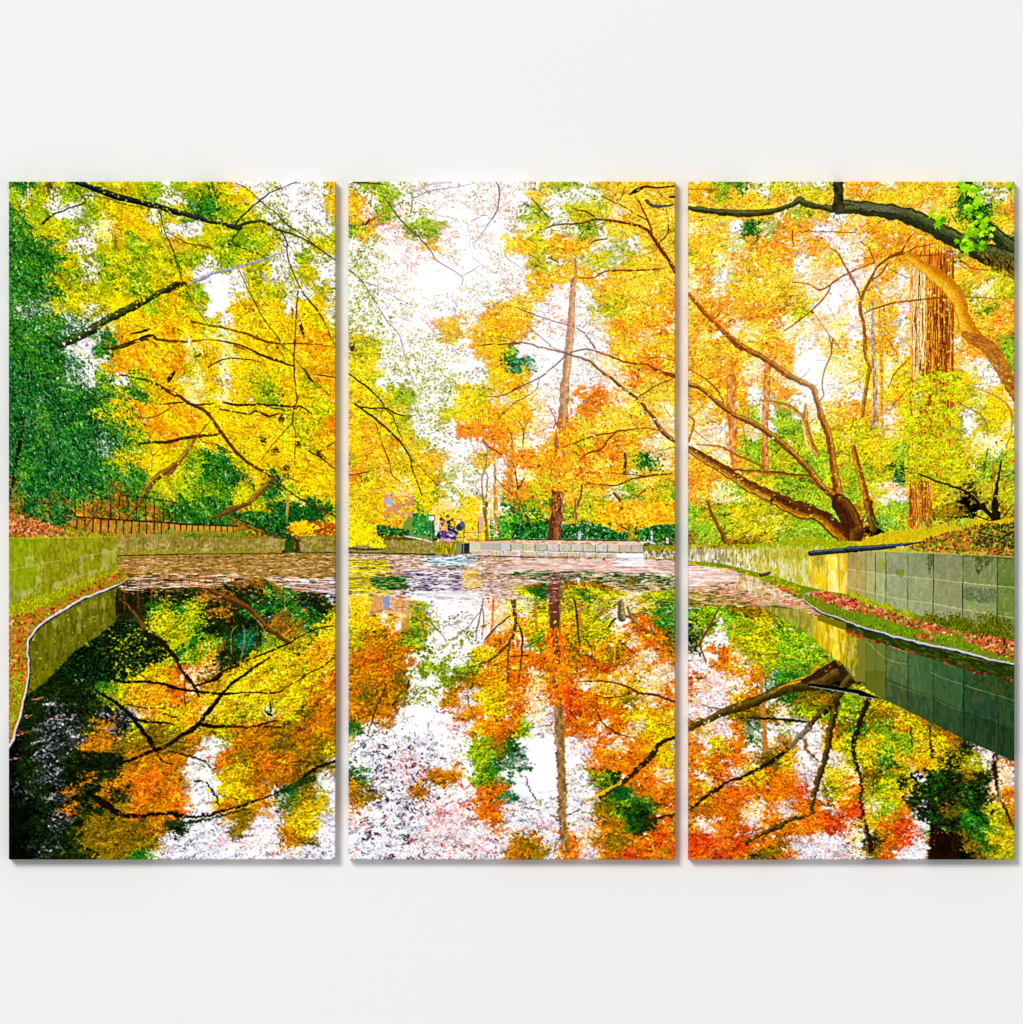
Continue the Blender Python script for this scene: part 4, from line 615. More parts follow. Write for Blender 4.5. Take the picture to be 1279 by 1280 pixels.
        x, y = scatter(T(t, pts), n*2); dabs(x, y, rng.uniform(.8, 2.6, len(x)), rng.uniform(.5, 1.2, len(x)), rng.normal(1.2, .5, len(x)), pick(cols, len(x)), alpha=.55)
    branch(T('C3', [(55,329,1),(500,331,1),(940,336,1)])+T('c3', [(0,350,1),(200,342,1),(500,352,1.2),(840,364,1.2),(1220,384,1.4)]), (196,190,120), wob=.1)
    # ledge: moss, litter, kerb
    P = T('C3', [(55,415),(300,432),(480,478),(700,530),(880,590),(1060,632)])+T('c3', [(0,655),(280,745),(620,835),(1220,1000),(1220,1160),(950,1105),(600,1015),(400,970),(120,895),(0,855)])+T('C3', [(1180,838),(1040,788),(900,700),(850,680),(700,600),(560,535),(350,470),(55,432)])
    fill(P, (112,130,24)); grass(P, 5200, MOSS+[(90,130,20,3),(60,90,20,2)], 2)
    streaks(T('C3', [(55,415),(480,478),(880,590),(900,680),(560,535),(55,432)]), [(214,190,20,3),(170,150,20,3),(236,214,40,2),(140,120,30,2)], 500, w=(.5,1.2), h=(1,4), alpha=.7, ang=.3)
    grass(T('C3', [(640,510),(860,580),(880,640),(680,580),(600,530)]), 300, [(190,190,20),(150,160,20),(120,130,20)], 2)
    for zx, zy, r in ((60,670,22),(150,715,26),(280,750,26),(420,800,24),(620,830,30),(700,860,26),(820,860,50),(900,900,40),(980,920,30),(1090,880,70),(1060,930,50),(1180,970,40)):
        cx, cy = T('c3', [(zx, zy)])[0]; n = int(r*20); a = rng.uniform(0, 6.28, n); q = np.abs(rng.normal(0, .55, n))*r*K*1.3
        dk = zx > 600; dabs(cx+np.cos(a)*q*1.5, cy+np.sin(a)*q*.75+np.cos(a)*q*.4, 1.6, .45, rng.normal(-1.57, .7, n), pick([(84,96,14,3),(110,116,16,3),(50,60,14,3),(150,140,20,1.5)] if dk else [(170,176,14,3),(206,206,20,2),(120,140,16,3)], n))
    red = [(196,76,44,4),(216,104,62,4),(232,150,112,3),(146,46,30,3),(246,196,160,1.6),(190,100,44,2.4),(96,32,22,2)]
    litter(T('C3', [(930,650),(1060,635),(1290,690),(1290,790),(1150,740),(1000,690)]), 760, red)
    litter(T('c3', [(-10,680),(120,715),(300,775),(600,865),(840,935),(800,960),(560,925),(380,870),(200,810),(-10,755)]), 1500, red, a=2)
    litter(T('c3', [(840,940),(1000,945),(1220,1000),(1220,1140),(1150,1115),(1000,1050),(860,990)]), 560, red, a=2)
    litter(T('C3', [(690,580),(820,630),(850,668),(820,665),(700,600)]), 110, red, a=1.4)
    grass(T('c3', [(-10,790),(150,800),(380,890),(620,950),(860,1000),(1000,1070),(900,1075),(600,1005),(200,900),(-10,840)]), 1500, [(96,150,20,4),(130,170,30,3),(60,110,16,3),(40,70,14,1.4)], 2.2)
    litter(T('c3', [(480,950),(620,950),(620,1000),(480,960)]), 60, red)
    kc = (176,172,192)
    kp = T('C3', [(895,690,1.6),(950,735,2),(1040,788,2.4),(1180,838,3),(1279,878,3)])+T('c3', [(120,898,3.6),(220,925,3.6),(330,955,4.6),(400,975,4),(600,1022,4.4),(800,1066,4.8),(950,1105,4.4),(1100,1142,3.6),(1225,1166,4)])
    branch([(a, b+1.8, w) for a, b, w in kp], (40,46,34), wob=.2); branch([(a, b, w*.8) for a, b, w in kp], kc, wob=.5, hi=(240,238,250), mott=[(226,220,236),(120,110,120),(250,250,255),(90,80,96)])
    branches('C3', (200,170,180), [(895,690,1.6),(900,658,1.4),(960,640,1.4),(1060,632,1.4)])
    for t, l in (('C3', [(945,357,7),(1100,342,7),(1290,328,7)]), ('c3', [(-5,326,7.5),(150,318,7.5),(350,302,6),(460,286,3.6),(545,272,1.5)])):
        branch(T(t, l), (38,50,62), wob=.05); branch([(a, b-w*.18, w*.22) for a, b, w in T(t, l)], (110,126,140), wob=.05); branch([(a, b+w*.4, w*.3) for a, b, w in T(t, l)], (12,16,22), wob=.05)
    branches('C3', (12,14,18), [(943,345,1.6),(946,372,2)]); branches('C3', (90,70,80), [(585,512,4.6),(652,497,4.6)], wob=.05); branches('C3', (34,24,24), [(580,505,2),(584,525,3)],[(590,524,2),(655,507,1.5)], wob=.05); branches('C3', (170,150,160), [(590,503,1.4),(650,488,1.4)], wob=.05)
    branches('c3', (214,190,170), [(360,315,2.4),(400,308,4),(420,318,2)])

def left_quay():
    P = T('A3', [(55,252),(400,246),(847,238),(852,480),(640,545),(400,632),(200,700),(55,745)]); fill(P, (134,136,22))
    streaks(P, [(150,150,20,4),(110,116,22,4),(176,180,24,2.4),(190,180,90,1.2),(90,84,20,2),(150,130,40,2)], 2600, w=(.7,2.2), h=(1.5,7), alpha=.42)
    streaks(T('A3', [(60,255),(300,250),(300,640),(60,700)]), [(130,170,14,4),(160,190,20,2)], 420, w=(.7,2.4), h=(2,8), alpha=.4)
    streaks(T('A3', [(60,600),(180,640),(160,700),(60,735)]), [(170,160,130),(150,150,100)], 90, w=(1,2.5), h=(1,5), alpha=.5)
    x, y = scatter(P, 420); dabs(x, y, rng.uniform(1.5, 5, len(x)), rng.uniform(1, 3, len(x)), rng.normal(1.3, .4, len(x)), pick([(90,92,14),(170,186,20),(110,120,20),(190,180,80),(140,160,14)], len(x)), alpha=.22)
    for pts, n in (([(270,430),(320,420),(300,640),(250,660)], 70), ([(580,380),(605,380),(600,520),(582,540)], 40), ([(655,370),(680,360),(670,430)], 20), ([(380,580),(470,560),(460,620),(380,630)], 60), ([(500,520),(560,510),(550,580),(500,590)], 40), ([(630,500),(700,480),(690,520),(640,540)], 40), ([(740,340),(800,330),(790,470),(735,490)], 90), ([(170,400),(240,380),(240,450),(180,450)], 40), ([(160,640),(250,610),(220,680),(160,700)], 40), ([(810,330),(840,330),(840,420),(815,430)], 30)):
        streaks(T('A3', pts), [(214,200,140),(190,176,110),(176,170,110)], n, w=(.6,1.5), h=(1,4), alpha=.55)
    branches('A3', (186,182,110), [(60,480,1.2),(250,442,1.2)],[(270,440,1),(440,408,1.2)],[(560,385,.8),(700,362,1),(840,340,1)],[(400,578,.9),(700,480,1.1)], wob=.2)
    branches('A3', (90,84,20), [(250,260,.7),(250,440,.7)],[(443,400,.7),(440,560,.7)]); branches('A3', (190,186,60), [(60,250,1),(400,244,1.2),(848,237,1)])
    # moss and leaf litter strip
    ker = T('A3', [(932,535,1.4),(850,590,3),(700,645,4.4),(580,695,5),(450,772,5),(350,835,5),(270,900,4.6),(212,980,4.2),(196,1060,3.8),(205,1150,3.6),(203,1279,3.8)])+T('A4', [(200,70,4.4),(188,120,4.6),(160,250,4.8),(130,360,4.8),(90,490,5),(50,590,5)])
    P = T('A3', [(55,735),(200,690),(400,628),(640,540),(850,472),(920,500),(935,530)])+[k[:2] for k in ker]+[(9,960)]; fill(P, (150,130,26)); grass(P, 2200, MOSS, 2)
    grass(T('A3', [(55,730),(400,625),(850,470),(860,505),(500,640),(200,800),(55,825)]), 1900, [(176,200,10,4),(206,216,20,3),(140,170,16,3),(100,130,16,1)], 2)
    litter(T('A3', [(55,815),(220,790),(470,690),(700,560),(860,480),(930,510),(850,580),(580,690),(350,830),(270,895),(205,985),(195,1060),(205,1279),(60,1279)]), 2300, [(186,62,30,4),(214,100,50,4),(236,160,110,2.4),(140,40,24,3),(220,150,40,2),(110,90,30,2)])
    litter(T('A4', [(60,0),(195,0),(180,110),(150,250),(110,380),(60,520)]), 240, [(206,90,40),(230,140,60),(180,50,30)]); grass(T('A4', [(60,0),(190,0),(170,110),(140,250),(100,380),(60,520)]), 420, [(160,190,20),(120,160,20),(190,206,50),(90,130,20)], 2.2)
    branch([(a+1.4, b+.8, w*.8) for a, b, w in ker], (30,30,20), wob=.2); branch([(a, b, w*.8) for a, b, w in ker], (186,186,200), wob=.5, hi=(244,244,252), mott=[(226,224,240),(130,120,130),(250,250,255),(150,130,110)])
    for t, x, y, w_, c in (('A4',270,190,60,(206,110,100)),('A4',190,320,40,(220,130,110)),('A4',385,345,46,(206,140,140)),('A4',100,630,38,(210,110,100)),('A4',150,430,26,(190,30,50)),('A4',140,455,34,(230,140,90)),('A4',215,265,20,(40,50,30))):
        for k in range(4):
            px, py = T(t, [(x+rng.normal(0, w_*.5), y+rng.normal(0, 6))])[0]; dabs([px], [py], [w_*K*.35], [.7], [rng.normal(-.1, .15)], np.array(c, np.float32)/255.)

def reflections():
    def B(t, c, *l, **k): branches(t, c, *l, **dict(dict(scale=.7, wob=.3), **k))
    # mirrored walls
    fill(T('A3', [(830,560),(836,872),(700,960),(540,1070),(440,1170),(330,1290)])+T('A4', [(200,165)])+T('A3', [(205,1200),(205,1050),(215,985),(280,900),(350,840),(450,775),(600,700)]), (96,96,16))
    P = T('A3', [(830,600),(836,872),(700,960),(540,1070),(440,1170),(340,1279),(205,1279),(200,1050),(280,900),(450,775),(600,700)])
    streaks(P, [(120,120,20,4),(84,84,14,4),(150,146,40,2),(60,60,12,2),(170,150,80,.8)], 1500, w=(.7,2), h=(1.5,8), alpha=.45); streaks(T('A4', [(205,0),(400,0),(200,165),(190,100)]), [(120,120,10),(90,100,10),(140,134,20)], 130, w=(.7,2), h=(1.5,6), alpha=.6)
    for pts in ([(560,740),(600,770),(580,930),(560,920)], [(640,720),(700,710),(650,760)], [(730,690),(770,680),(750,860),(730,840)], [(370,860),(430,840),(400,900)]): streaks(T('A3', pts), [(190,176,110),(170,160,80)], 40, w=(.5,1.2), h=(1,5), alpha=.5)
    branch(T('A3', [(836,600,.8),(836,872,1)]), (150,150,60), wob=.2); branch(T('A3', [(300,1130,.8),(400,1080,.8)]), (140,140,40))
    # shaded hollow in the mirror picture, left
    fill(T('A3', [(836,640),(1060,620),(1060,860),(836,870)]), (40,30,10), .55)
    for k in range(9): zx = 850+k*50; branch(T('A3', [(zx, 620, 2.4), (zx+3, 700+rng.uniform(0, 80), 2)]), (110,66,16) if k % 2 else (24,18,8), wob=.3)
    x, y = scatter(T('A3', [(836,860),(1060,860),(1250,1100),(900,1290),(340,1290),(540,1075),(700,965)]), 3800); L = letter(x, y); zz = samp(n5, x, y); k = (L != KI['y'])
    dabs(x[k], y[k], 1.8, .9, rng.normal(0, 1, k.sum()), pick([(8,20,10,5),(14,40,16,4),(30,60,20,1.6),(4,8,4,4),(60,110,50,.5),(120,150,120,.25)], k.sum()))
    B('A3', (100,62,26), [(870,690,3),(930,740,4),(1000,830,7),(1050,910,8.4),(1130,980,8.4),(1200,1030,8),(1290,1130,7)], hi=(150,110,50)); B('A3', (30,22,10), [(1060,930,8),(1130,980,8),(1200,1030,7.4),(1290,1135,7)])
    B('A3', (40,32,14), [(740,950,3),(770,1110,2)],[(930,1140,2),(1000,1220,2.4),(1100,1290,2.4)],[(1040,930,2.4),(1060,1080,2.2),(1095,1160,1.6)],[(1090,1040,1.5),(1160,1140,1.4)])
    B('a3', (88,48,18), [(270,600,6),(330,640,9),(400,670,11),(500,710,11),(590,760,9),(700,880,9),(780,940,8),(850,990,7),(880,1010,3)], hi=(150,100,40))
    B('a3', (170,150,90), [(600,800,2),(690,900,2.6),(740,1060,2.4)],[(500,880,1.6),(460,950,1.6),(465,1170,2)],[(540,880,1.6),(560,940,2),(520,1160,2)],[(640,880,1),(655,950,1)],[(845,660,2),(850,780,2)])
    B('a3', (40,26,10), [(560,1140,2),(740,1070,4),(880,1010,4),(960,960,3),(1100,900,3),(1215,880,2)],[(480,1290,4),(640,1180,5),(740,1110,3)],[(300,1290,4),(400,1215,4),(510,1165,3)],[(970,1260,2),(1120,1180,3),(1215,1110,2.4)],[(0,1030,3),(60,1150,4),(155,1290,6)],[(465,950,2),(465,1170,2.4)])
    for zx, zy, c, r in ((730,800,(20,18,54),4),(735,820,(214,180,214),1.4),(990,725,(20,32,60),5),(985,770,(206,130,90),2.6),(1188,700,(190,200,244),3.4),(1175,745,(40,30,30),3)):
        q = T('a3', [(zx, zy)])[0]; dabs(q[0]+rng.normal(0, r*.5, 14), q[1]+rng.normal(0, r*.35, 14), r*.45, r*.25, 0, np.clip(np.array(c)/255.*rng.uniform(.8, 1.2, (14, 1)), 0, 1))

    B('A4', (22,16,8), [(780,30,4),(900,70,5),(1050,70,5),(1180,85,5),(1290,118,5)],[(690,130,4),(850,230,6),(960,330,7.5),(1060,460,8),(1125,560,7)],[(950,320,5),(1050,360,5),(1200,370,4),(1290,392,3)],[(920,230,2.4),(1050,260,3),(1200,265,2.4)],[(1290,490,6),(1200,540,6),(1060,590,6),(950,640,6),(800,680,6)],[(1130,560,3),(1180,640,3.4),(1240,670,3)],[(640,870,7),(720,930,9),(820,1000,10),(900,1045,8),(1050,1040,7),(1290,1020,6)],[(1180,300,2),(1290,330,2)])
    x, y = scatter(T('A4', [(560,560),(900,600),(880,700),(560,720)]), 500); dabs(x, y, 2, 1, 0, pick([(8,14,8),(16,30,12),(30,40,14)], len(x)))
    for r in ((500,700,850,1000),(150,1000,700,1290)):
        x, y = scatter(T('A4', [(r[0]-150,r[1]-100),(r[0]+200,r[1]-60),(r[2]-100,r[1]+60),(r[2]-150,r[3]),(r[0]-150,r[3])]), 900); k = samp(n4, x, y) > .1; dabs(x[k], y[k], 2, 1, 0, pick([(6,10,6),(10,18,8),(16,30,12)], k.sum()))
    B('a4', (26,18,8), [(0,105,5),(120,130,5.4),(300,150,4.4),(420,160,4.4),(540,145,3)],[(0,1025,6),(130,1050,6.4),(280,1040,5.4),(450,990,5),(620,940,4.4),(760,890,3.4),(860,850,3),(930,810,5),(1000,750,5.4),(1090,690,6),(1215,650,5)],[(590,-5,4.4),(490,60,5.4),(430,120,5.6),(380,180,6.4),(280,300,8),(200,400,7.6),(100,460,7),(0,530,6.6)],[(400,-5,5),(350,50,5),(190,100,4)],[(110,-5,5),(180,90,5.6),(230,180,3.4)],[(220,380,6.6),(330,395,6.6),(500,395,4.6),(600,400,3.4),(800,350,3),(850,400,2)],[(690,400,2.6),(830,400,3)],[(0,575,3),(130,600,3),(250,640,3),(300,690,2.6),(350,700,2)],[(190,790,3),(270,800,3),(320,870,4.4),(370,970,2.4)],[(370,890,2),(500,930,2)],[(540,145,2),(770,150,4),(860,110,2),(1000,30,2)],[(820,1270,2.4),(805,1100,1.6),(840,900,2),(850,700,2),(960,640,2)],[(740,220,3),(745,320,3)],[(710,290,4),(755,310,5)],[(120,0,2),(125,290,1.6)],[(20,320,3),(60,330,3)],[(500,330,1.6),(560,325,3)])
    B('a4', (30,56,20), [(0,1110,8),(130,1095,6.4),(320,1060,5.4),(560,990,4)],[(840,860,10),(980,800,12),(1060,770,10)])
    # centre
    tk = T('b3', [(300,500,17),(310,700,16),(312,850,14.5),(320,1000,13),(330,1140,12)])+T('b4', [(290,0,7),(320,150,10),(340,300,12),(345,460,12),(355,600,11.5),(365,800,12),(365,1000,11),(370,1150,10),(388,1290,9)])
    branch(tk[:6]+tk[7:], (128,86,50), hi=(190,160,90), side=1, mott=[(90,54,36),(190,140,80),(206,120,40),(110,110,60),(160,120,110)])
    branch(tk[:5], (100,56,40), scale=.8, mott=[(60,34,30),(150,80,50)]); branch([(a+w*.42, b, 1.4) for a, b, w in tk[:5]+tk[7:]], (150,150,40))
    x, y = scatter(T('b3', [(250,900),(380,920),(400,1279),(240,1279)])+T('b4', [(400,0),(400,250),(280,250),(270,0)]), 520); dabs(x, y, 1.7, 1, 1.5+rng.normal(0, .3, len(x)), vary(x, y, leafcol(np.full(len(x), KI['O']))))
    B('b3', (60,38,26), [(0,700,5),(20,850,4.4),(5,980,4)],[(30,850,3.4),(70,940,4.4),(70,1080,3.4),(50,1290,2)],[(450,690,3.4),(470,800,4.4),(490,1030,3.4)],[(750,830,4),(690,900,3)],[(100,1040,2),(230,960,2.4)],[(540,980,3.4),(580,1060,2)],[(500,1090,2),(600,1110,3)],[(800,1010,3),(900,1100,2)],[(0,1105,3),(120,1100,2)]); B('b3', (100,96,60), [(790,720,11),(797,830,14)],[(840,750,5),(870,820,6),(920,890,4)], hi=(190,180,120)); B('b3', (190,120,30), [(170,740,5),(175,900,5)],[(495,720,5),(495,900,5)])
    B('b3', (226,190,60), [(740,1170,2.4),(750,1000,2)],[(940,1180,3),(940,960,3.4)],[(440,690,2),(455,780,2)]); B('b3', (180,110,110), [(640,660,2),(640,790,2)],[(610,760,2),(690,765,2)])
    B('B3', (112,106,96), [(1010,690,3.4),(995,760,3.2),(970,900,3),(955,980,2)],[(1005,740,3),(1015,850,2.4),(1000,990,2)],[(975,790,2),(890,910,2),(820,930,1.5)],[(600,830,1.4),(720,960,2),(750,1010,1.2)]); B('B3', (208,130,60), [(1086,640,5),(1078,850,5),(1060,960,4)]); B('B3', (84,60,28), [(1240,700,5),(1245,900,4.4),(1200,1020,4),(1190,1290,3)],[(900,1190,3),(1050,1140,4),(1150,1060,5),(1210,1000,4)],[(1020,990,3),(1100,900,3.6),(1210,810,3)],[(960,1230,2.4),(990,1160,2)],[(890,1110,2.4),(960,1110,2)])
    fill(T('B3', [(110,670),(480,655),(478,830),(420,790),(300,770),(200,790),(130,780)]), (214,158,96), .9); streaks(T('B3', [(110,670),(480,655),(478,780),(200,790)]), [(230,180,120),(190,130,70),(206,150,100)], 240, w=(.5,1.5), h=(2,5), alpha=.6); fill(T('B3', [(282,650),(332,650),(332,762),(282,762)]), (140,150,190)); branch(T('B3', [(338,650,1.4),(338,765,1.4)]), (240,226,220), wob=.1); branch(T('B3', [(180,795,1.4),(300,768,1.4),(478,740,1)]), (120,70,30), wob=.2); fill(T('B3', [(420,840),(475,810),(478,900),(420,930)]), (190,130,60), .8); fill(T('B3', [(370,860),(415,850),(412,910),(375,925)]), (240,226,240))
    x, y = scatter(T('B3', [(30,640),(220,650),(190,760),(130,850),(30,850)]), 600); dabs(x, y, 1.8, .9, rng.normal(1.2, .6, len(x)), vary(x, y, leafcol(np.full(len(x), KI['y']))))
    x, y = scatter(T('B3', [(490,700),(560,720),(610,800),(600,1000),(560,1010),(530,900),(490,850)]), 420); dabs(x, y, 1.6, .9, rng.normal(1.2, .6, len(x)), pick([(70,150,40),(200,170,30),(20,100,40),(110,120,20),(230,150,30)], len(x)))
    B('B4', (54,34,20), [(320,60,2),(260,200,3),(210,320,3),(170,470,2)],[(475,60,4),(450,130,3)],[(940,80,3.4),(905,150,2.4),(910,250,1.6),(950,330,1)],[(350,240,3),(390,215,4)]); B('B4', (84,84,110), [(580,110,1.6),(490,190,2.2),(400,270,2.8),(360,330,2.2),(240,430,2),(110,540,2),(40,600,2)],[(220,580,1.6),(200,690,1.2)],[(340,370,1.4),(290,460,1.4)]); B('B4', (90,60,84), [(190,840,2),(230,830,2),(300,790,2.4)],[(120,575,1.6),(200,590,2.2)],[(560,850,2),(520,800,3),(480,740,3)],[(640,780,2),(580,880,2.4)],[(730,975,2.4),(790,940,2.4)])
    B('b4', (86,44,20), [(490,70,2),(620,65,3),(750,75,3.4),(840,110,4.4),(930,150,4.4),(1050,170,4.4),(1190,217,5)],[(600,170,2),(700,185,3),(830,170,2)],[(570,240,2),(630,300,3),(660,370,3.4),(740,430,3.4),(820,460,2.6),(920,480,1.6)],[(410,270,4),(480,350,2)]); B('b4', (50,34,12), [(640,915,4),(740,850,4.6),(850,770,7),(920,700,9),(1000,620,9),(1060,540,8),(1120,495,7.4),(1190,472,6)],[(930,1090,3),(1060,1060,4.6),(1190,1040,6)]); B('b4', (70,50,70), [(270,1030,1.2),(320,1060,2.2),(350,1120,2.2),(340,1230,2.4)],[(100,760,1.6),(130,850,2.4),(180,930,2.4)],[(400,1045,2.4),(500,1000,2.4)],[(40,930,2),(110,970,1.5)]); B('b4', (246,180,20), [(530,940,4),(640,890,5),(800,800,5)])
    x, y = scatter(T('b4', [(740,840),(830,840),(840,920),(760,930)])+[], 120); dabs(x, y, 2, 1.2, 0, pick([(16,56,20),(30,90,30)], len(x))); x, y = scatter(T('b4', [(750,960),(900,1000),(960,1150),(900,1140),(760,1030)]), 200); dabs(x, y, 2, 1.2, 0, pick([(26,66,14),(50,100,20),(14,40,14)], len(x)))
    # dark specks over the lavender sky mirror
    x, y = scatter(T('B4', [(40,560),(560,480),(740,620),(700,900),(620,1000),(600,1360),(60,1360),(160,1160),(60,1060),(200,900),(40,860)]), 4200); k = samp(n3, x, y)+.8*samp(n1, x, y)+samp(fine, x, y)*.6 > .55; dabs(x[k], y[k], 1.4, .75, rng.normal(1.2, .8, k.sum()), pick([(36,30,46,4),(90,64,90,2),(60,30,40,2),(150,90,60,1)], k.sum()))
    x, y = scatter(T('B4', [(400,600),(760,640),(900,900),(1150,1040),(1279,1360),(500,1360)]), 2400); k = samp(n4, x, y)+samp(n2, x, y)*.7+samp(fine, x, y)*.5 > .7; dabs(x[k], y[k], 1.6, .8, rng.normal(1, .9, k.sum()), pick([(216,70,60,3),(170,50,70,2),(80,40,60,2),(236,130,60,2)], k.sum()))
    # right
    kw = dict(hi=(130,100,34), mott=[(30,22,10),(96,74,24),(120,90,30)])
    B('C4', (176,116,50), [(585,-10,5),(600,250,8.5),(610,400,10),(615,570,9.5)], mott=[(206,150,80),(130,80,30),(226,180,60)]); B('C4', (70,50,26), [(480,160,2),(570,100,3)],[(150,240,2),(300,270,2.4)],[(720,360,1.2),(718,540,1)],[(1040,810,2),(1070,900,2.2),(1100,1050,1.2)],[(960,600,3),(1020,655,2)])
    B('C3', (110,56,30), [(285,750,3),(220,880,4.6),(150,1015,4.6),(190,1150,2)]); B('C3', (222,176,40), [(395,870,5),(375,1000,5),(360,1150,5),(340,1290,5)])
    B('C4', (58,46,16), [(45,415,7),(130,375,9),(200,350,10.5),(320,290,12.5),(450,250,15),(600,190,16.5),(750,125,17.5),(900,95,19),(1000,90,17),(1120,20,22),(1279,-30,24)], **kw); B('C4', (232,160,20), [(640,165,1.5),(760,95,3),(880,65,4.5),(960,25,6),(1060,-20,6)])
    B('C3', (232,170,20), [(800,1290,3),(950,1240,5),(1040,1195,5)]); B('C3', (50,34,14), [(900,1290,9),(1040,1215,14),(1150,1160,14),(1210,1240,20),(1290,1270,20)])
    B('C4', (46,36,16), [(1280,0,20),(1210,80,17),(1150,170,13),(1130,250,12.5),(1110,350,11.5),(1090,450,10.5),(1060,600,9.5),(1020,740,9.5),(980,870,9),(962,980,8.6),(940,1030,7),(800,1080,7),(700,1130,9.4),(610,1170,6),(520,1220,9),(470,1245,7)],[(1160,170,11),(1060,270,11),(980,340,9.6),(930,410,9)], **kw)
    B('C4', (110,100,76), [(930,410,9),(850,490,8.6),(780,555,8)], hi=(160,150,120)); B('C4', (34,28,14), [(780,555,7),(680,640,7),(580,700,6.4),(480,750,5.6),(350,800,5.6),(200,900,7.4),(130,960,5.4),(50,1005,4.6)],[(920,360,4.6),(750,345,4.6),(560,335,4.6),(410,330,2)]); B('C4', (130,90,30), [(905,500,7),(915,560,7.5),(960,610,3)],[(650,560,3),(760,570,4)])
    B('c4', (38,24,14), [(160,180,9),(120,300,8.6),(60,450,8.6),(45,600,7.4),(90,750,5.6),(100,850,5.4),(100,980,5.4),(130,1100,5.6),(160,1200,7.4),(172,1300,9.4)],[(600,390,4),(600,500,4),(620,620,7)],[(1075,610,9),(1080,750,8.6),(1110,900,6),(1150,1000,5.4),(1190,1110,3.4)],[(470,400,2.6),(460,560,3)],[(300,700,2),(200,760,2),(180,900,2)]); B('c4', (200,160,40), [(1095,780,3),(1110,880,3.4),(1125,970,3)],[(150,840,3),(165,960,4),(160,1080,3)],[(590,410,2),(595,520,2)])
    P = T('c4', [(600,1100),(700,1150),(810,1180),(815,1380),(590,1380)]); fill(P, (24,14,6)); streaks(P, [(40,20,8),(14,10,6),(60,30,10)], 120, w=(.5,1.5), h=(2,6), alpha=.6)
    x, y = scatter(T('c4', [(350,780),(560,700),(820,760),(1000,900),(850,1000),(800,1160),(620,1120),(470,1050),(400,900)]), 2600); k = samp(n3, x, y)+samp(n1, x, y)*.8 > -.05; dabs(x[k], y[k], 2, .8, np.where(rng.random(k.sum()) < .5, 1.57, 0), pick([(20,16,8,4),(30,50,14,3),(54,84,20,2),(12,10,6,3)], k.sum()))
    over(26000, 745, 1076, .5)

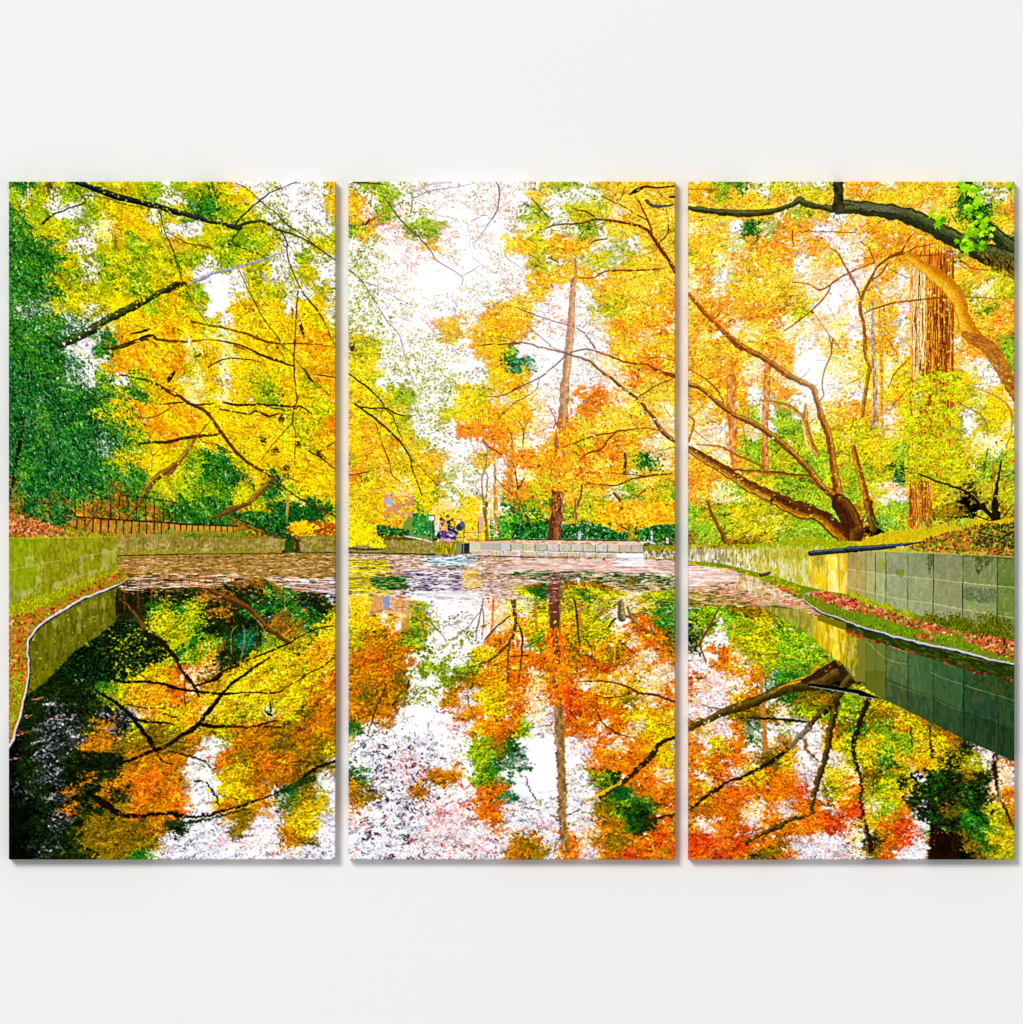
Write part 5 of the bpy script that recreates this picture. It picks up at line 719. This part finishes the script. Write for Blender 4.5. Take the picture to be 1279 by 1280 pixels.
def water_litter():
    # floating leaves in a band below the far walls
    P = T('A3', [(848,378),(1290,372),(1290,600),(940,540),(870,490),(850,470)])+T('a3', [(0,600),(500,560),(700,500),(1000,580),(1230,650),(1230,350),(0,366)])
    pch = [(226,176,120,4),(206,150,80,3),(170,130,60,3),(120,96,30,3),(240,204,170,2),(80,70,20,2),(120,140,40,1.3),(236,140,110,1)]
    nb = noise(24, 1.7); nc = noise(9, 1.2)
    def band(P, n, cols, a=(2, 8), b=(.35, .9), mask=None):
        x, y = scatter(P, n); x = x+rng.normal(0, 4, len(x)); y = y+rng.normal(0, .7, len(y))
        if mask is not None: k = mask(x, y); x, y = x[k], y[k]
        m = len(x); o = np.argsort(y); x, y = x[o], y[o]
        dabs(x, y, rng.uniform(*a, m), rng.uniform(*b, m), rng.normal(0, .05, m), np.clip(pick(cols, m)*(1+rng.normal(0, .06, m)+.2*samp(nb, x, y)+.13*samp(nc, x, y)-.04)[:, None], 0, 1))
    L1 = [(147,694),(430,691),(430,741),(400,738),(340,722),(300,727),(210,735),(165,722),(148,712)]
    fill(L1, (150,120,60), .7); band(L1, 3300, pch, (1, 4.5), (.3, .6)); band([(150,728),(430,738),(430,756),(150,748)], 240, pch, (1, 3.5), (.3, .5))
    band([(160,718),(300,716),(300,732),(150,738)], 420, [(236,190,160,3),(250,226,206,2),(60,50,20,3),(150,90,40,2)], (3, 12), (.3, .7))
    for k in range(14): px = (900+k*60)*K+rng.normal(0, 1.5); branch([(px, 722+rng.uniform(0, 3), 1.2), (px, 729+rng.uniform(0, 3), 1.2)], (70,56,26), wob=.3)
    band([(330,722),(430,722),(430,745),(370,738)], 420, [(250,214,200,4),(230,150,120,2),(214,204,230,2),(50,56,20,3)], (3, 9), (.35, .8))
    L2 = T('B3', [(20,362),(700,372),(920,376),(1290,384)])+T('b3', [(400,392),(960,400),(1200,412),(1200,600),(1000,640),(850,640),(600,540),(400,560),(0,600)])+T('B3', [(1290,690),(950,680),(800,600),(600,620),(480,680),(30,660)])
    fill(L2, (222,192,170), .6); band([(436,740),(840,748),(900,756),(840,768),(436,762)], 420, [(240,206,190),(206,150,120),(250,240,246)], (1, 3.5), (.3, .5)); band(L2, 6600, [(236,196,180,4),(246,226,220,3),(206,150,120,3),(150,110,70,2.4),(96,60,56,2),(250,240,246,3),(190,170,170,2),(120,90,30,1)], (1, 4.5), (.3, .6))
    band(T('B3', [(30,400),(300,410),(300,660),(30,660)]), 1100, [(230,214,20,4),(190,160,30,3),(110,90,16,3),(246,230,200,2),(250,220,60,2)])
    band(T('B3', [(230,520),(620,540),(600,620),(230,610)]), 520, [(16,80,40,4),(20,110,50,3),(10,50,30,2),(230,190,160,1.4),(170,196,40,1.4)])
    band(T('B3', [(600,370),(940,378),(900,450),(600,440)]), 380, [(206,236,244,3),(120,150,160,2),(40,66,80,2),(236,246,250,3)]); band(T('B3', [(480,480),(860,480),(860,640),(480,640)]), 800, [(250,246,250,4),(90,66,110,2),(60,40,60,2),(236,206,190,2),(200,190,214,2)])
    band(T('B3', [(500,630),(960,640),(960,700),(500,700)]), 260, [(254,250,253,5),(246,226,226,1)]); band(T('B3', [(870,480),(965,480),(965,600),(870,600)]), 130, [(246,190,80,4),(255,220,140,2),(250,240,240,1)], (2, 4)); 
    Q = T('b3', [(0,395),(960,402),(1200,415),(1200,520),(1000,520),(600,510),(0,480)]); band(Q, 1500, [(240,204,190,5),(226,180,160,3),(248,230,224,3),(206,160,140,2)], (3, 10), (.35, .9)); fill(T('b3', [(765,408),(958,412),(958,450),(765,448)]), (250,240,246)); band(T('b3', [(765,408),(958,412),(958,456),(765,450)]), 40, [(250,244,250),(236,214,214)])
    band(T('b3', [(0,480),(1200,510),(1200,620),(880,620),(760,600),(640,560),(400,560),(0,540)]), 1300, [(14,60,24,4),(30,96,30,3),(240,196,180,3),(90,140,40,2),(226,180,120,1.6),(8,30,16,2)], (2, 7), (.3, .7), lambda x, y: samp(n3, x, y) > -.3)
    band(T('b3', [(0,590),(1200,620),(1200,750),(880,730),(400,690),(0,700)]), 900, [(236,190,170,4),(96,150,40,3),(190,196,40,3),(220,140,90,2),(60,110,30,2),(246,226,220,2)], (2, 8), (.3, .6), lambda x, y: (samp(n4, x, y)+(716-y)/12 > .1))
    band(T('b3', [(262,500),(345,500),(345,700),(262,700)]), 120, [(110,60,50,3),(150,90,80,2),(236,190,180,1)], (1.5, 4), (.35, .7)); band(T('b3', [(838,520),(890,520),(890,630),(838,630)]), 60, [(150,110,30,3),(90,70,20,1)], (1.5, 3), (.4, .7)); 
    fill(T('b3', [(475,535),(492,535),(492,570),(475,570)]), (226,226,246))
    # right part, with the mirror of the pale wall
    R = T('C3', [(55,432),(350,470),(560,538),(700,602),(850,682),(900,702),(960,752),(1030,800),(1000,830),(850,760),(700,740),(600,745),(400,745),(55,700)])
    fill(R, (224,186,156), .8); band(R, 2300, [(240,200,170,4),(214,140,110,3),(160,120,70,3),(120,80,40,2),(246,226,210,3),(190,110,90,2)], (1.5, 7), (.3, .8))
    band(T('C3', [(55,640),(220,640),(420,690),(560,740),(55,745)]), 520, [(150,130,30,3),(60,100,30,2),(226,190,120,3),(90,70,24,3),(236,150,120,2)], (2, 6), (.3, .7))
    streaks(T('C3', [(370,480),(560,545),(760,640),(760,700),(560,660),(400,600)]), [(246,240,240,3),(236,214,120,3),(206,190,150,3),(190,160,60,2)], 420, w=(.6,1.6), h=(2,6), alpha=.6)
    streaks(T('C3', [(560,640),(900,740),(900,860),(600,760)]), [(214,190,170,3),(190,170,110,3),(176,160,60,2)], 420, w=(.8,2), h=(2,6), alpha=.5)
    litter(T('C3', [(540,640),(760,660),(900,740),(830,760),(640,700)]), 90, [(190,40,40),(220,90,60),(236,140,120)], a=1.6, b=.5, jit=.2); band(T('C3', [(55,450),(350,480),(440,540),(55,600)]), 500, [(250,222,206,4),(236,190,170,3),(200,190,214,1.4)], (3, 9), (.4, .9))
    # mirrored wall on the right
    P = T('C3', [(600,745),(700,735),(850,765),(1000,830),(1290,945)])+T('c3', [(0,925),(200,985),(440,1070),(620,1115),(900,1200),(1220,1290)])+T('c4', [(1220,30),(1220,650),(870,500),(620,370),(250,190),(80,60)])+T('C3', [(1290,1262),(1170,1150),(1050,1050),(850,880),(700,800)])
    fill(P, (70,88,40)); fill(T('C3', [(600,745),(850,765),(1000,830),(1010,1010),(850,880)]), (150,140,50)); fill(T('C3', [(960,830),(1290,945),(1290,1262),(1170,1150),(960,970)]), (200,170,30))
    fill(T('c3', [(-10,925),(140,965),(140,1290),(60,1290),(-10,1200)]), (120,120,50)); fill(T('c3', [(140,965),(290,1010),(290,1290),(140,1290)]), (104,116,50)); fill(T('c4', [(130,-10),(290,-10),(290,205),(130,120)]), (96,104,36))
    streaks(T('C3', [(620,750),(860,770),(1010,840),(1010,1005),(860,885)]), [(176,170,50,3),(120,120,30,3),(206,196,120,2),(140,130,60,2)], 420, w=(.7,1.8), h=(2,7), alpha=.5)
    streaks(T('C3', [(980,850),(1290,950),(1290,1230),(1170,1140),(990,1000)]), [(250,214,30,4),(190,160,20,3),(140,130,20,3),(255,240,150,1.3)], 700, w=(.7,2.2), h=(3,10), alpha=.5); streaks(T('C3', [(1095,900),(1140,920),(1150,1110),(1100,1060)]), [(255,240,130),(250,220,50)], 70, w=(1,2.4), h=(3,9), alpha=.6)
    ver = [280,440,625,845,1097,1225]; tn = [(88,108,62),(70,100,60),(58,92,56),(46,76,46),(40,70,40)]
    for i in range(5):
        a, b = ver[i], ver[i+1]; yt = lambda v: np.interp(v, [280,440,620,900,1220], [1010,1070,1115,1200,1290]); yb = lambda v: 1221+np.interp(v, [250,620,870,1220], [190,370,500,650])
        poly = T('c3', [(a, yt(a)), (b, yt(b)), (b, yb(b)), (a, yb(a))]); fill(poly, tn[i])
        mid = T('c3', [(a, yt(a)*.4+yb(a)*.6), (b, yt(b)*.4+yb(b)*.6), (b, yb(b)), (a, yb(a))]); fill(mid, np.array(tn[i])*.72)
        streaks(poly, [(np.array(tn[i])*1.25).tolist(), (np.array(tn[i])*.75).tolist(), (60,90,60), (90,90,40)], 170, w=(.8,3), h=(3,12), alpha=.33)
    for l, c in (([(0,930),(250,1005),(440,1080)],(190,180,100)), ([(130,985),(280,1120),(440,1165)],(170,170,100)), ([(600,1221),(700,1265),(840,1311),(1090,1390),(1220,1431)],(150,150,70)), ([(300,1300),(440,1350),(540,1380),(610,1410)],(120,130,70)), ([(640,1420),(740,1470),(850,1506)],(110,130,80))): branch(T('c3', [(a, b, 1) for a, b in l]), c, wob=.25)
    for zx, y0, y1 in ((70,950,1240),(135,965,1330),(205,990,1370),(280,1010,1415),(440,1070,1490),(625,1120,1580),(845,1190,1690),(1097,1260,1810)): branch(T('c3', [(zx,y0,.9),(zx+1,(y0+y1)/2,1.1),(zx,y1,.9)]), (24,34,16) if zx > 250 else (90,90,30), wob=.2)
    branch(T('c3', [(845,1300,1.6),(845,1490,2)]), (8,14,8), wob=.2)
    x, y = scatter(T('c3', [(870,1450),(1090,1420),(1090,1560),(960,1540)]), 150); dabs(x, y, 3, 1.2, 0, pick([(24,44,46),(34,56,50)], len(x)), alpha=.4)
    streaks(T('c3', [(840,1250),(1220,1300),(1220,1400),(1000,1330)]), [(60,60,16),(90,80,20),(40,50,16)], 160, w=(.6,1.4), h=(1,4), alpha=.6)
    # dark grass mirror and red line under the kerb
    G_ = T('C3', [(1000,805),(1180,855),(1290,900),(1290,950),(1000,845)])+[]; fill(G_, (120,110,20)); 
    P = T('c3', [(-5,868),(220,940),(400,990),(600,1040),(900,1120),(1220,1185),(1220,1300),(900,1210),(620,1125),(440,1075),(200,990),(-5,930)]); fill(P, (40,58,16)); streaks(P, [(60,96,20,3),(24,36,12,4),(110,120,24,2),(80,70,20,2)], 1100, w=(.5,1), h=(2,6), alpha=.7, ang=.35, jit=.2)
    litter(T('c3', [(120,965),(300,1010),(620,1100),(900,1185),(1220,1270),(1220,1300),(880,1215),(600,1130),(280,1035),(120,985)]), 520, [(150,50,30,4),(196,84,56,3),(110,30,20,3),(60,30,16,2)], a=2.2, b=.7, jit=.4)
    litter(T('c3', [(-5,915),(120,950),(120,985),(-5,940)]), 60, [(170,80,30),(120,60,20)])
    # mirrored hand pole
    branch(T('C4', [(942,92,5),(1290,142,6)])+T('c4', [(60,142,6),(120,160,7),(245,194,2)]), (8,12,14), wob=.1); branch(T('C4', [(945,103,1.2),(1100,128,1.6),(1290,160,1.6)])+T('c4', [(60,163,1.4),(130,182,1.4),(240,196,1)]), (150,160,170), wob=.1)

def bil(img, x, y):
    x = np.clip(x, 0, W-1.01); y = np.clip(y, 0, H-1.01); x0 = x.astype(int); y0 = y.astype(int); fx = (x-x0)[..., None]; fy = (y-y0)[..., None]
    return (img[y0, x0]*(1-fx)+img[y0, x0+1]*fx)*(1-fy)+(img[y0+1, x0]*(1-fx)+img[y0+1, x0+1]*fx)*fy
def ripple():
    """small waves bend the mirror picture, more of them towards the near edge"""
    yy, xx = np.mgrid[0:H, 0:W].astype(np.float32); Y = yy/S+Y0
    amp = np.clip((Y-760)/260, 0, 1)**1.2
    a = noise(22, 1.3); b = noise(11, 3); c = noise(34, 6); d = noise(1.8, 14); e = noise(2.2, 2.2)
    dx = amp*(a*2.1+b*.7+c*1.8)*S; dy = amp*(d*1.5+b*.9+e*.5)*S
    out = bil(IMG, xx+dx, yy+dy)
    m = (Y > 745).astype(np.float32)[..., None]
    sm = out.copy(); sm[:, 1:-1] = (out[:, :-2]+out[:, 1:-1]*1.4+out[:, 2:])/3.4
    out = out*.4+sm*.6
    IMG[:] = IMG*(1-m)+out*m
def glare():
    m = np.clip((IMG.min(2)-.82)/.14, 0, 1)[..., None]; m[int((742-Y0)*S):] = 0
    b = box(box(m, 14), 14)*.55+box(box(m, 44), 44)*.6
    yy = (np.arange(H)/S+Y0)[:, None, None]; xx = (np.arange(W)/S+X0)[None, :, None]
    g = np.clip(b, 0, 1)*np.clip((760-yy)/60, 0, 1)*(.25+.35*np.clip((xx-380)/120, 0, 1))
    IMG[:] = IMG+(np.array([[[1., .965, .93]]], np.float32)-IMG)*g.astype(np.float32)*.75
def finish():
    soft = box(IMG, 1)*.5+IMG*.5                    # ink spread
    blur = box(box(soft, 3), 3)
    v = soft+(soft-blur)*.35
    g = v.mean(2, keepdims=True); v = g+(v-g)*1.08
    IMG[:] = np.clip((v-.5)*1.06+.5, 0, 1)
def paint():
    foliage_layers()
    reflections(); ripple(); water_litter(); upper_branches(); far_bank(); glare(); right_bank(); left_quay(); finish()

# ============================================================================
# The place: a plain off-white wall with three gallery-wrapped canvases on it
# ============================================================================
import bpy, bmesh
paint()
scene = bpy.context.scene; COL = scene.collection
MM = .001
def wx(x): return (x-639.5)*MM
def wz(y): return (640-y)*MM + 1.5          # picture centre hangs 1.5 m above the floor

img = bpy.data.images.new('autumn_pond_print', W, H)
buf = np.ones((H, W, 4), np.float32); buf[..., :3] = IMG[::-1]
img.pixels.foreach_set(buf.ravel()); img.update(); img.pack()

def mat(name):
    m = bpy.data.materials.new(name); m.use_nodes = True
    return m, m.node_tree.nodes, m.node_tree.links, m.node_tree.nodes['Principled BSDF']
# printed cotton canvas: the print, a woven bump, an almost matt ink surface
mp, N, L, P = mat('printed_canvas')
t = N.new('ShaderNodeTexImage'); t.image = img; t.interpolation = 'Cubic'; t.extension = 'EXTEND'
L.new(t.outputs['Color'], P.inputs['Base Color'])
P.inputs['Roughness'].default_value = .75; P.inputs['Specular IOR Level'].default_value = .01
tc = N.new('ShaderNodeTexCoord')
w1 = N.new('ShaderNodeTexWave'); w1.bands_direction = 'X'; w1.inputs['Scale'].default_value = 260
w2 = N.new('ShaderNodeTexWave'); w2.bands_direction = 'Z'; w2.inputs['Scale'].default_value = 260
mx = N.new('ShaderNodeMath'); mx.operation = 'MAXIMUM'
for w_ in (w1, w2):
    w_.inputs['Distortion'].default_value = .6; L.new(tc.outputs['Object'], w_.inputs['Vector'])
L.new(w1.outputs['Fac'], mx.inputs[0]); L.new(w2.outputs['Fac'], mx.inputs[1])
bp = N.new('ShaderNodeBump'); bp.inputs['Strength'].default_value = .1; bp.inputs['Distance'].default_value = .00015
L.new(mx.outputs[0], bp.inputs['Height']); L.new(bp.outputs['Normal'], P.inputs['Normal'])
# pine stretcher bars
mw, N, L, P = mat('pine_wood')
wv = N.new('ShaderNodeTexWave'); wv.inputs['Scale'].default_value = 30; wv.inputs['Distortion'].default_value = 4
cr = N.new('ShaderNodeValToRGB'); cr.color_ramp.elements[0].color = (.42, .28, .15, 1); cr.color_ramp.elements[1].color = (.58, .42, .25, 1)
L.new(wv.outputs['Fac'], cr.inputs['Fac']); L.new(cr.outputs['Color'], P.inputs['Base Color']); P.inputs['Roughness'].default_value = .6
# painted wall
mwall, N, L, P = mat('wall_paint')
nz = N.new('ShaderNodeTexNoise'); nz.inputs['Scale'].default_value = 420; nz.inputs['Detail'].default_value = 3
tc = N.new('ShaderNodeTexCoord'); L.new(tc.outputs['Object'], nz.inputs['Vector'])
bp = N.new('ShaderNodeBump'); bp.inputs['Strength'].default_value = .05; bp.inputs['Distance'].default_value = .0004
L.new(nz.outputs['Fac'], bp.inputs['Height']); L.new(bp.outputs['Normal'], P.inputs['Normal'])
P.inputs['Base Color'].default_value = (.845, .845, .845, 1); P.inputs['Roughness'].default_value = .9; P.inputs['Specular IOR Level'].default_value = .1

def link(name, bm, m, parent=None):
    me = bpy.data.meshes.new(name); bm.to_mesh(me); bm.free(); me.materials.append(m)
    o = bpy.data.objects.new(name, me); COL.objects.link(o)
    if parent: o.parent = parent
    return o
def boxbm(bm, x0, x1, y0, y1, z0, z1):
    v = [bm.verts.new((x, y, z)) for x in (x0, x1) for y in (y0, y1) for z in (z0, z1)]
    for f in ((0,1,3,2), (4,6,7,5), (0,4,5,1), (2,3,7,6), (0,2,6,4), (1,5,7,3)): bm.faces.new([v[i] for i in f])

bm = bmesh.new(); boxbm(bm, -3.5, 3.5, 0, .12, 0, 3.4); bmesh.ops.recalc_face_normals(bm, faces=bm.faces)
wall = link('wall', bm, mwall); wall['kind'] = 'structure'

DEPTH = .019
def canvas_mesh(px0, px1, py0, py1):
    """stretched canvas: front sheet, rounded fold, four wrapped sides and the turned-back hem"""
    hw, hh = (px1-px0)*MM/2, (py1-py0)*MM/2; r = .0018
    prof = [(0, 0)]                                     # (inset from the outer edge, distance behind the front)
    bm = bmesh.new(); uvl = bm.loops.layers.uv.new('UVMap')
    rings = []
    steps = [(r-r*math.sin(a), r-r*math.cos(a)) for a in (0, .4, .8, 1.18, 1.5708)]+[(0, DEPTH), (.012, DEPTH)]
    for ins, d in steps:
        ring = []
        c = [(-hw+ins, -hh+ins), (hw-ins, -hh+ins), (hw-ins, hh-ins), (-hw+ins, hh-ins)]
        ring = [bm.verts.new((x, -DEPTH-.001+d, z)) for x, z in c]; rings.append(ring)
    n = 10                                              # the front sheet as a grid (barely slack between the bars)
    g = []
    c = rings[0]
    for j in range(n+1):
        row = []
        for i in range(n+1):
            if (i, j) == (0, 0): row.append(c[0]); continue
            if (i, j) == (n, 0): row.append(c[1]); continue
            if (i, j) == (n, n): row.append(c[2]); continue
            if (i, j) == (0, n): row.append(c[3]); continue
            u, v = i/n, j/n; x = c[0].co.x+(c[1].co.x-c[0].co.x)*u; z = c[0].co.z+(c[3].co.z-c[0].co.z)*v
            row.append(bm.verts.new((x, -DEPTH-.001+.0004*math.sin(math.pi*u)*math.sin(math.pi*v), z)))
        g.append(row)
    for j in range(n):
        for i in range(n): bm.faces.new((g[j][i], g[j][i+1], g[j+1][i+1], g[j+1][i]))
    edge0 = [[g[0][i] for i in range(n+1)], [g[j][n] for j in range(n+1)], [g[n][n-i] for i in range(n+1)], [g[n-j][0] for j in range(n+1)]]
    for s in range(4):                                  # first strip meets the grid edge
        a, b = rings[1][s], rings[1][(s+1) % 4]; e = edge0[s]
        bm.faces.new([a, b]+e[::-1])
    for k in range(1, len(rings)-1):
        for s in range(4): bm.faces.new((rings[k][s], rings[k+1][s], rings[k+1][(s+1) % 4], rings[k][(s+1) % 4]))
    bmesh.ops.recalc_face_normals(bm, faces=bm.faces)
    cx, cy = (px0+px1)/2, (py0+py1)/2
    for f in bm.faces:
        nrm = f.normal
        for l in f.loops:
            x, y, z = l.vert.co; d = (y+DEPTH+.001)/MM
            X = cx+x/MM; Y = cy-z/MM
            if abs(nrm.y) < .98:                        # the wrapped margin repeats the picture mirrored
                if abs(nrm.x) > abs(nrm.z): X -= math.copysign(d, nrm.x)
                else: Y += math.copysign(d, nrm.z)
            l[uvl].uv = ((X-X0)*S/W, 1-(Y-Y0)*S/H)
        f.smooth = False
    return bm
def frame_bm(hw, hh, t=.004, w=.034):
    bm = bmesh.new(); y0, y1 = -.0175, -.0012; a = hw-t; b = hh-t
    for q in ([(-a,-b),(a,-b),(a-w,-b+w),(-a+w,-b+w)], [(a,-b),(a,b),(a-w,b-w),(a-w,-b+w)], [(a,b),(-a,b),(-a+w,b-w),(a-w,b-w)], [(-a,b),(-a,-b),(-a+w,-b+w),(-a+w,b-w)]):
        f0 = [bm.verts.new((x, y0, z)) for x, z in q]; f1 = [bm.verts.new((x, y1, z)) for x, z in q]
        bm.faces.new(f0); bm.faces.new(f1[::-1])
        for i in range(4): bm.faces.new((f0[i], f1[i], f1[(i+1) % 4], f0[(i+1) % 4]))
    bmesh.ops.recalc_face_normals(bm, faces=bm.faces); return bm
PANELS = [(11, 419.3, 'canvas panel printed with a mossy quay wall, iron fence and dark evergreen shrub'),
          (435.7, 844, 'canvas panel printed with pale open sky, one tall thin tree and seated visitors'),
          (860.7, 1268.3, 'canvas panel printed with a thick mossy bough, leaning trunks and curved block wall')]
for x0, x1, lab in PANELS:
    e = bpy.data.objects.new('canvas_panel', None); COL.objects.link(e); e.empty_display_size = .05
    y0, y1 = 227, 1074.5
    e.location = (wx((x0+x1)/2), 0, wz((y0+y1)/2))
    e['label'] = lab; e['category'] = 'canvas print'; e['group'] = 'canvas print panels hung side by side on the wall'
    link('printed_canvas', canvas_mesh(x0, x1, y0, y1), mp, e)
    link('stretcher_frame', frame_bm((x1-x0)*MM/2, (y1-y0)*MM/2), mw, e)

# ---------------------------------------------------------------- light: one big soft lamp up on the left, an even pale room
w = bpy.data.worlds.new('World'); scene.world = w; w.use_nodes = True
bg = w.node_tree.nodes['Background']; bg.inputs['Color'].default_value = (1, 1, 1, 1); bg.inputs['Strength'].default_value = FILL
ld = bpy.data.lights.new('softbox', 'AREA'); ld.shape = 'DISK'; ld.size = SIZE; ld.energy = KEY
lo = bpy.data.objects.new('softbox', ld); COL.objects.link(lo)
from mathutils import Vector
tgt = Vector((0, 0, 1.5)); dirv = Vector((-.42, -1, .48)).normalized(); lo.location = tgt+dirv*40
lo.rotation_euler = (tgt-lo.location).to_track_quat('-Z', 'Y').to_euler()

cam = bpy.data.cameras.new('camera'); co = bpy.data.objects.new('camera', cam); COL.objects.link(co)
D = 9.0
co.location = (0, -D-.02, 1.5); co.rotation_euler = (math.radians(90), 0, 0)
cam.sensor_fit = 'HORIZONTAL'; cam.sensor_width = 36; cam.lens = 36*D/1.279; cam.clip_end = 100
scene.camera = co
scene.view_settings.view_transform = 'Standard'; scene.view_settings.look = 'None'
scene.view_settings.exposure = 0; scene.view_settings.gamma = 1; scene.view_settings.use_curve_mapping = False
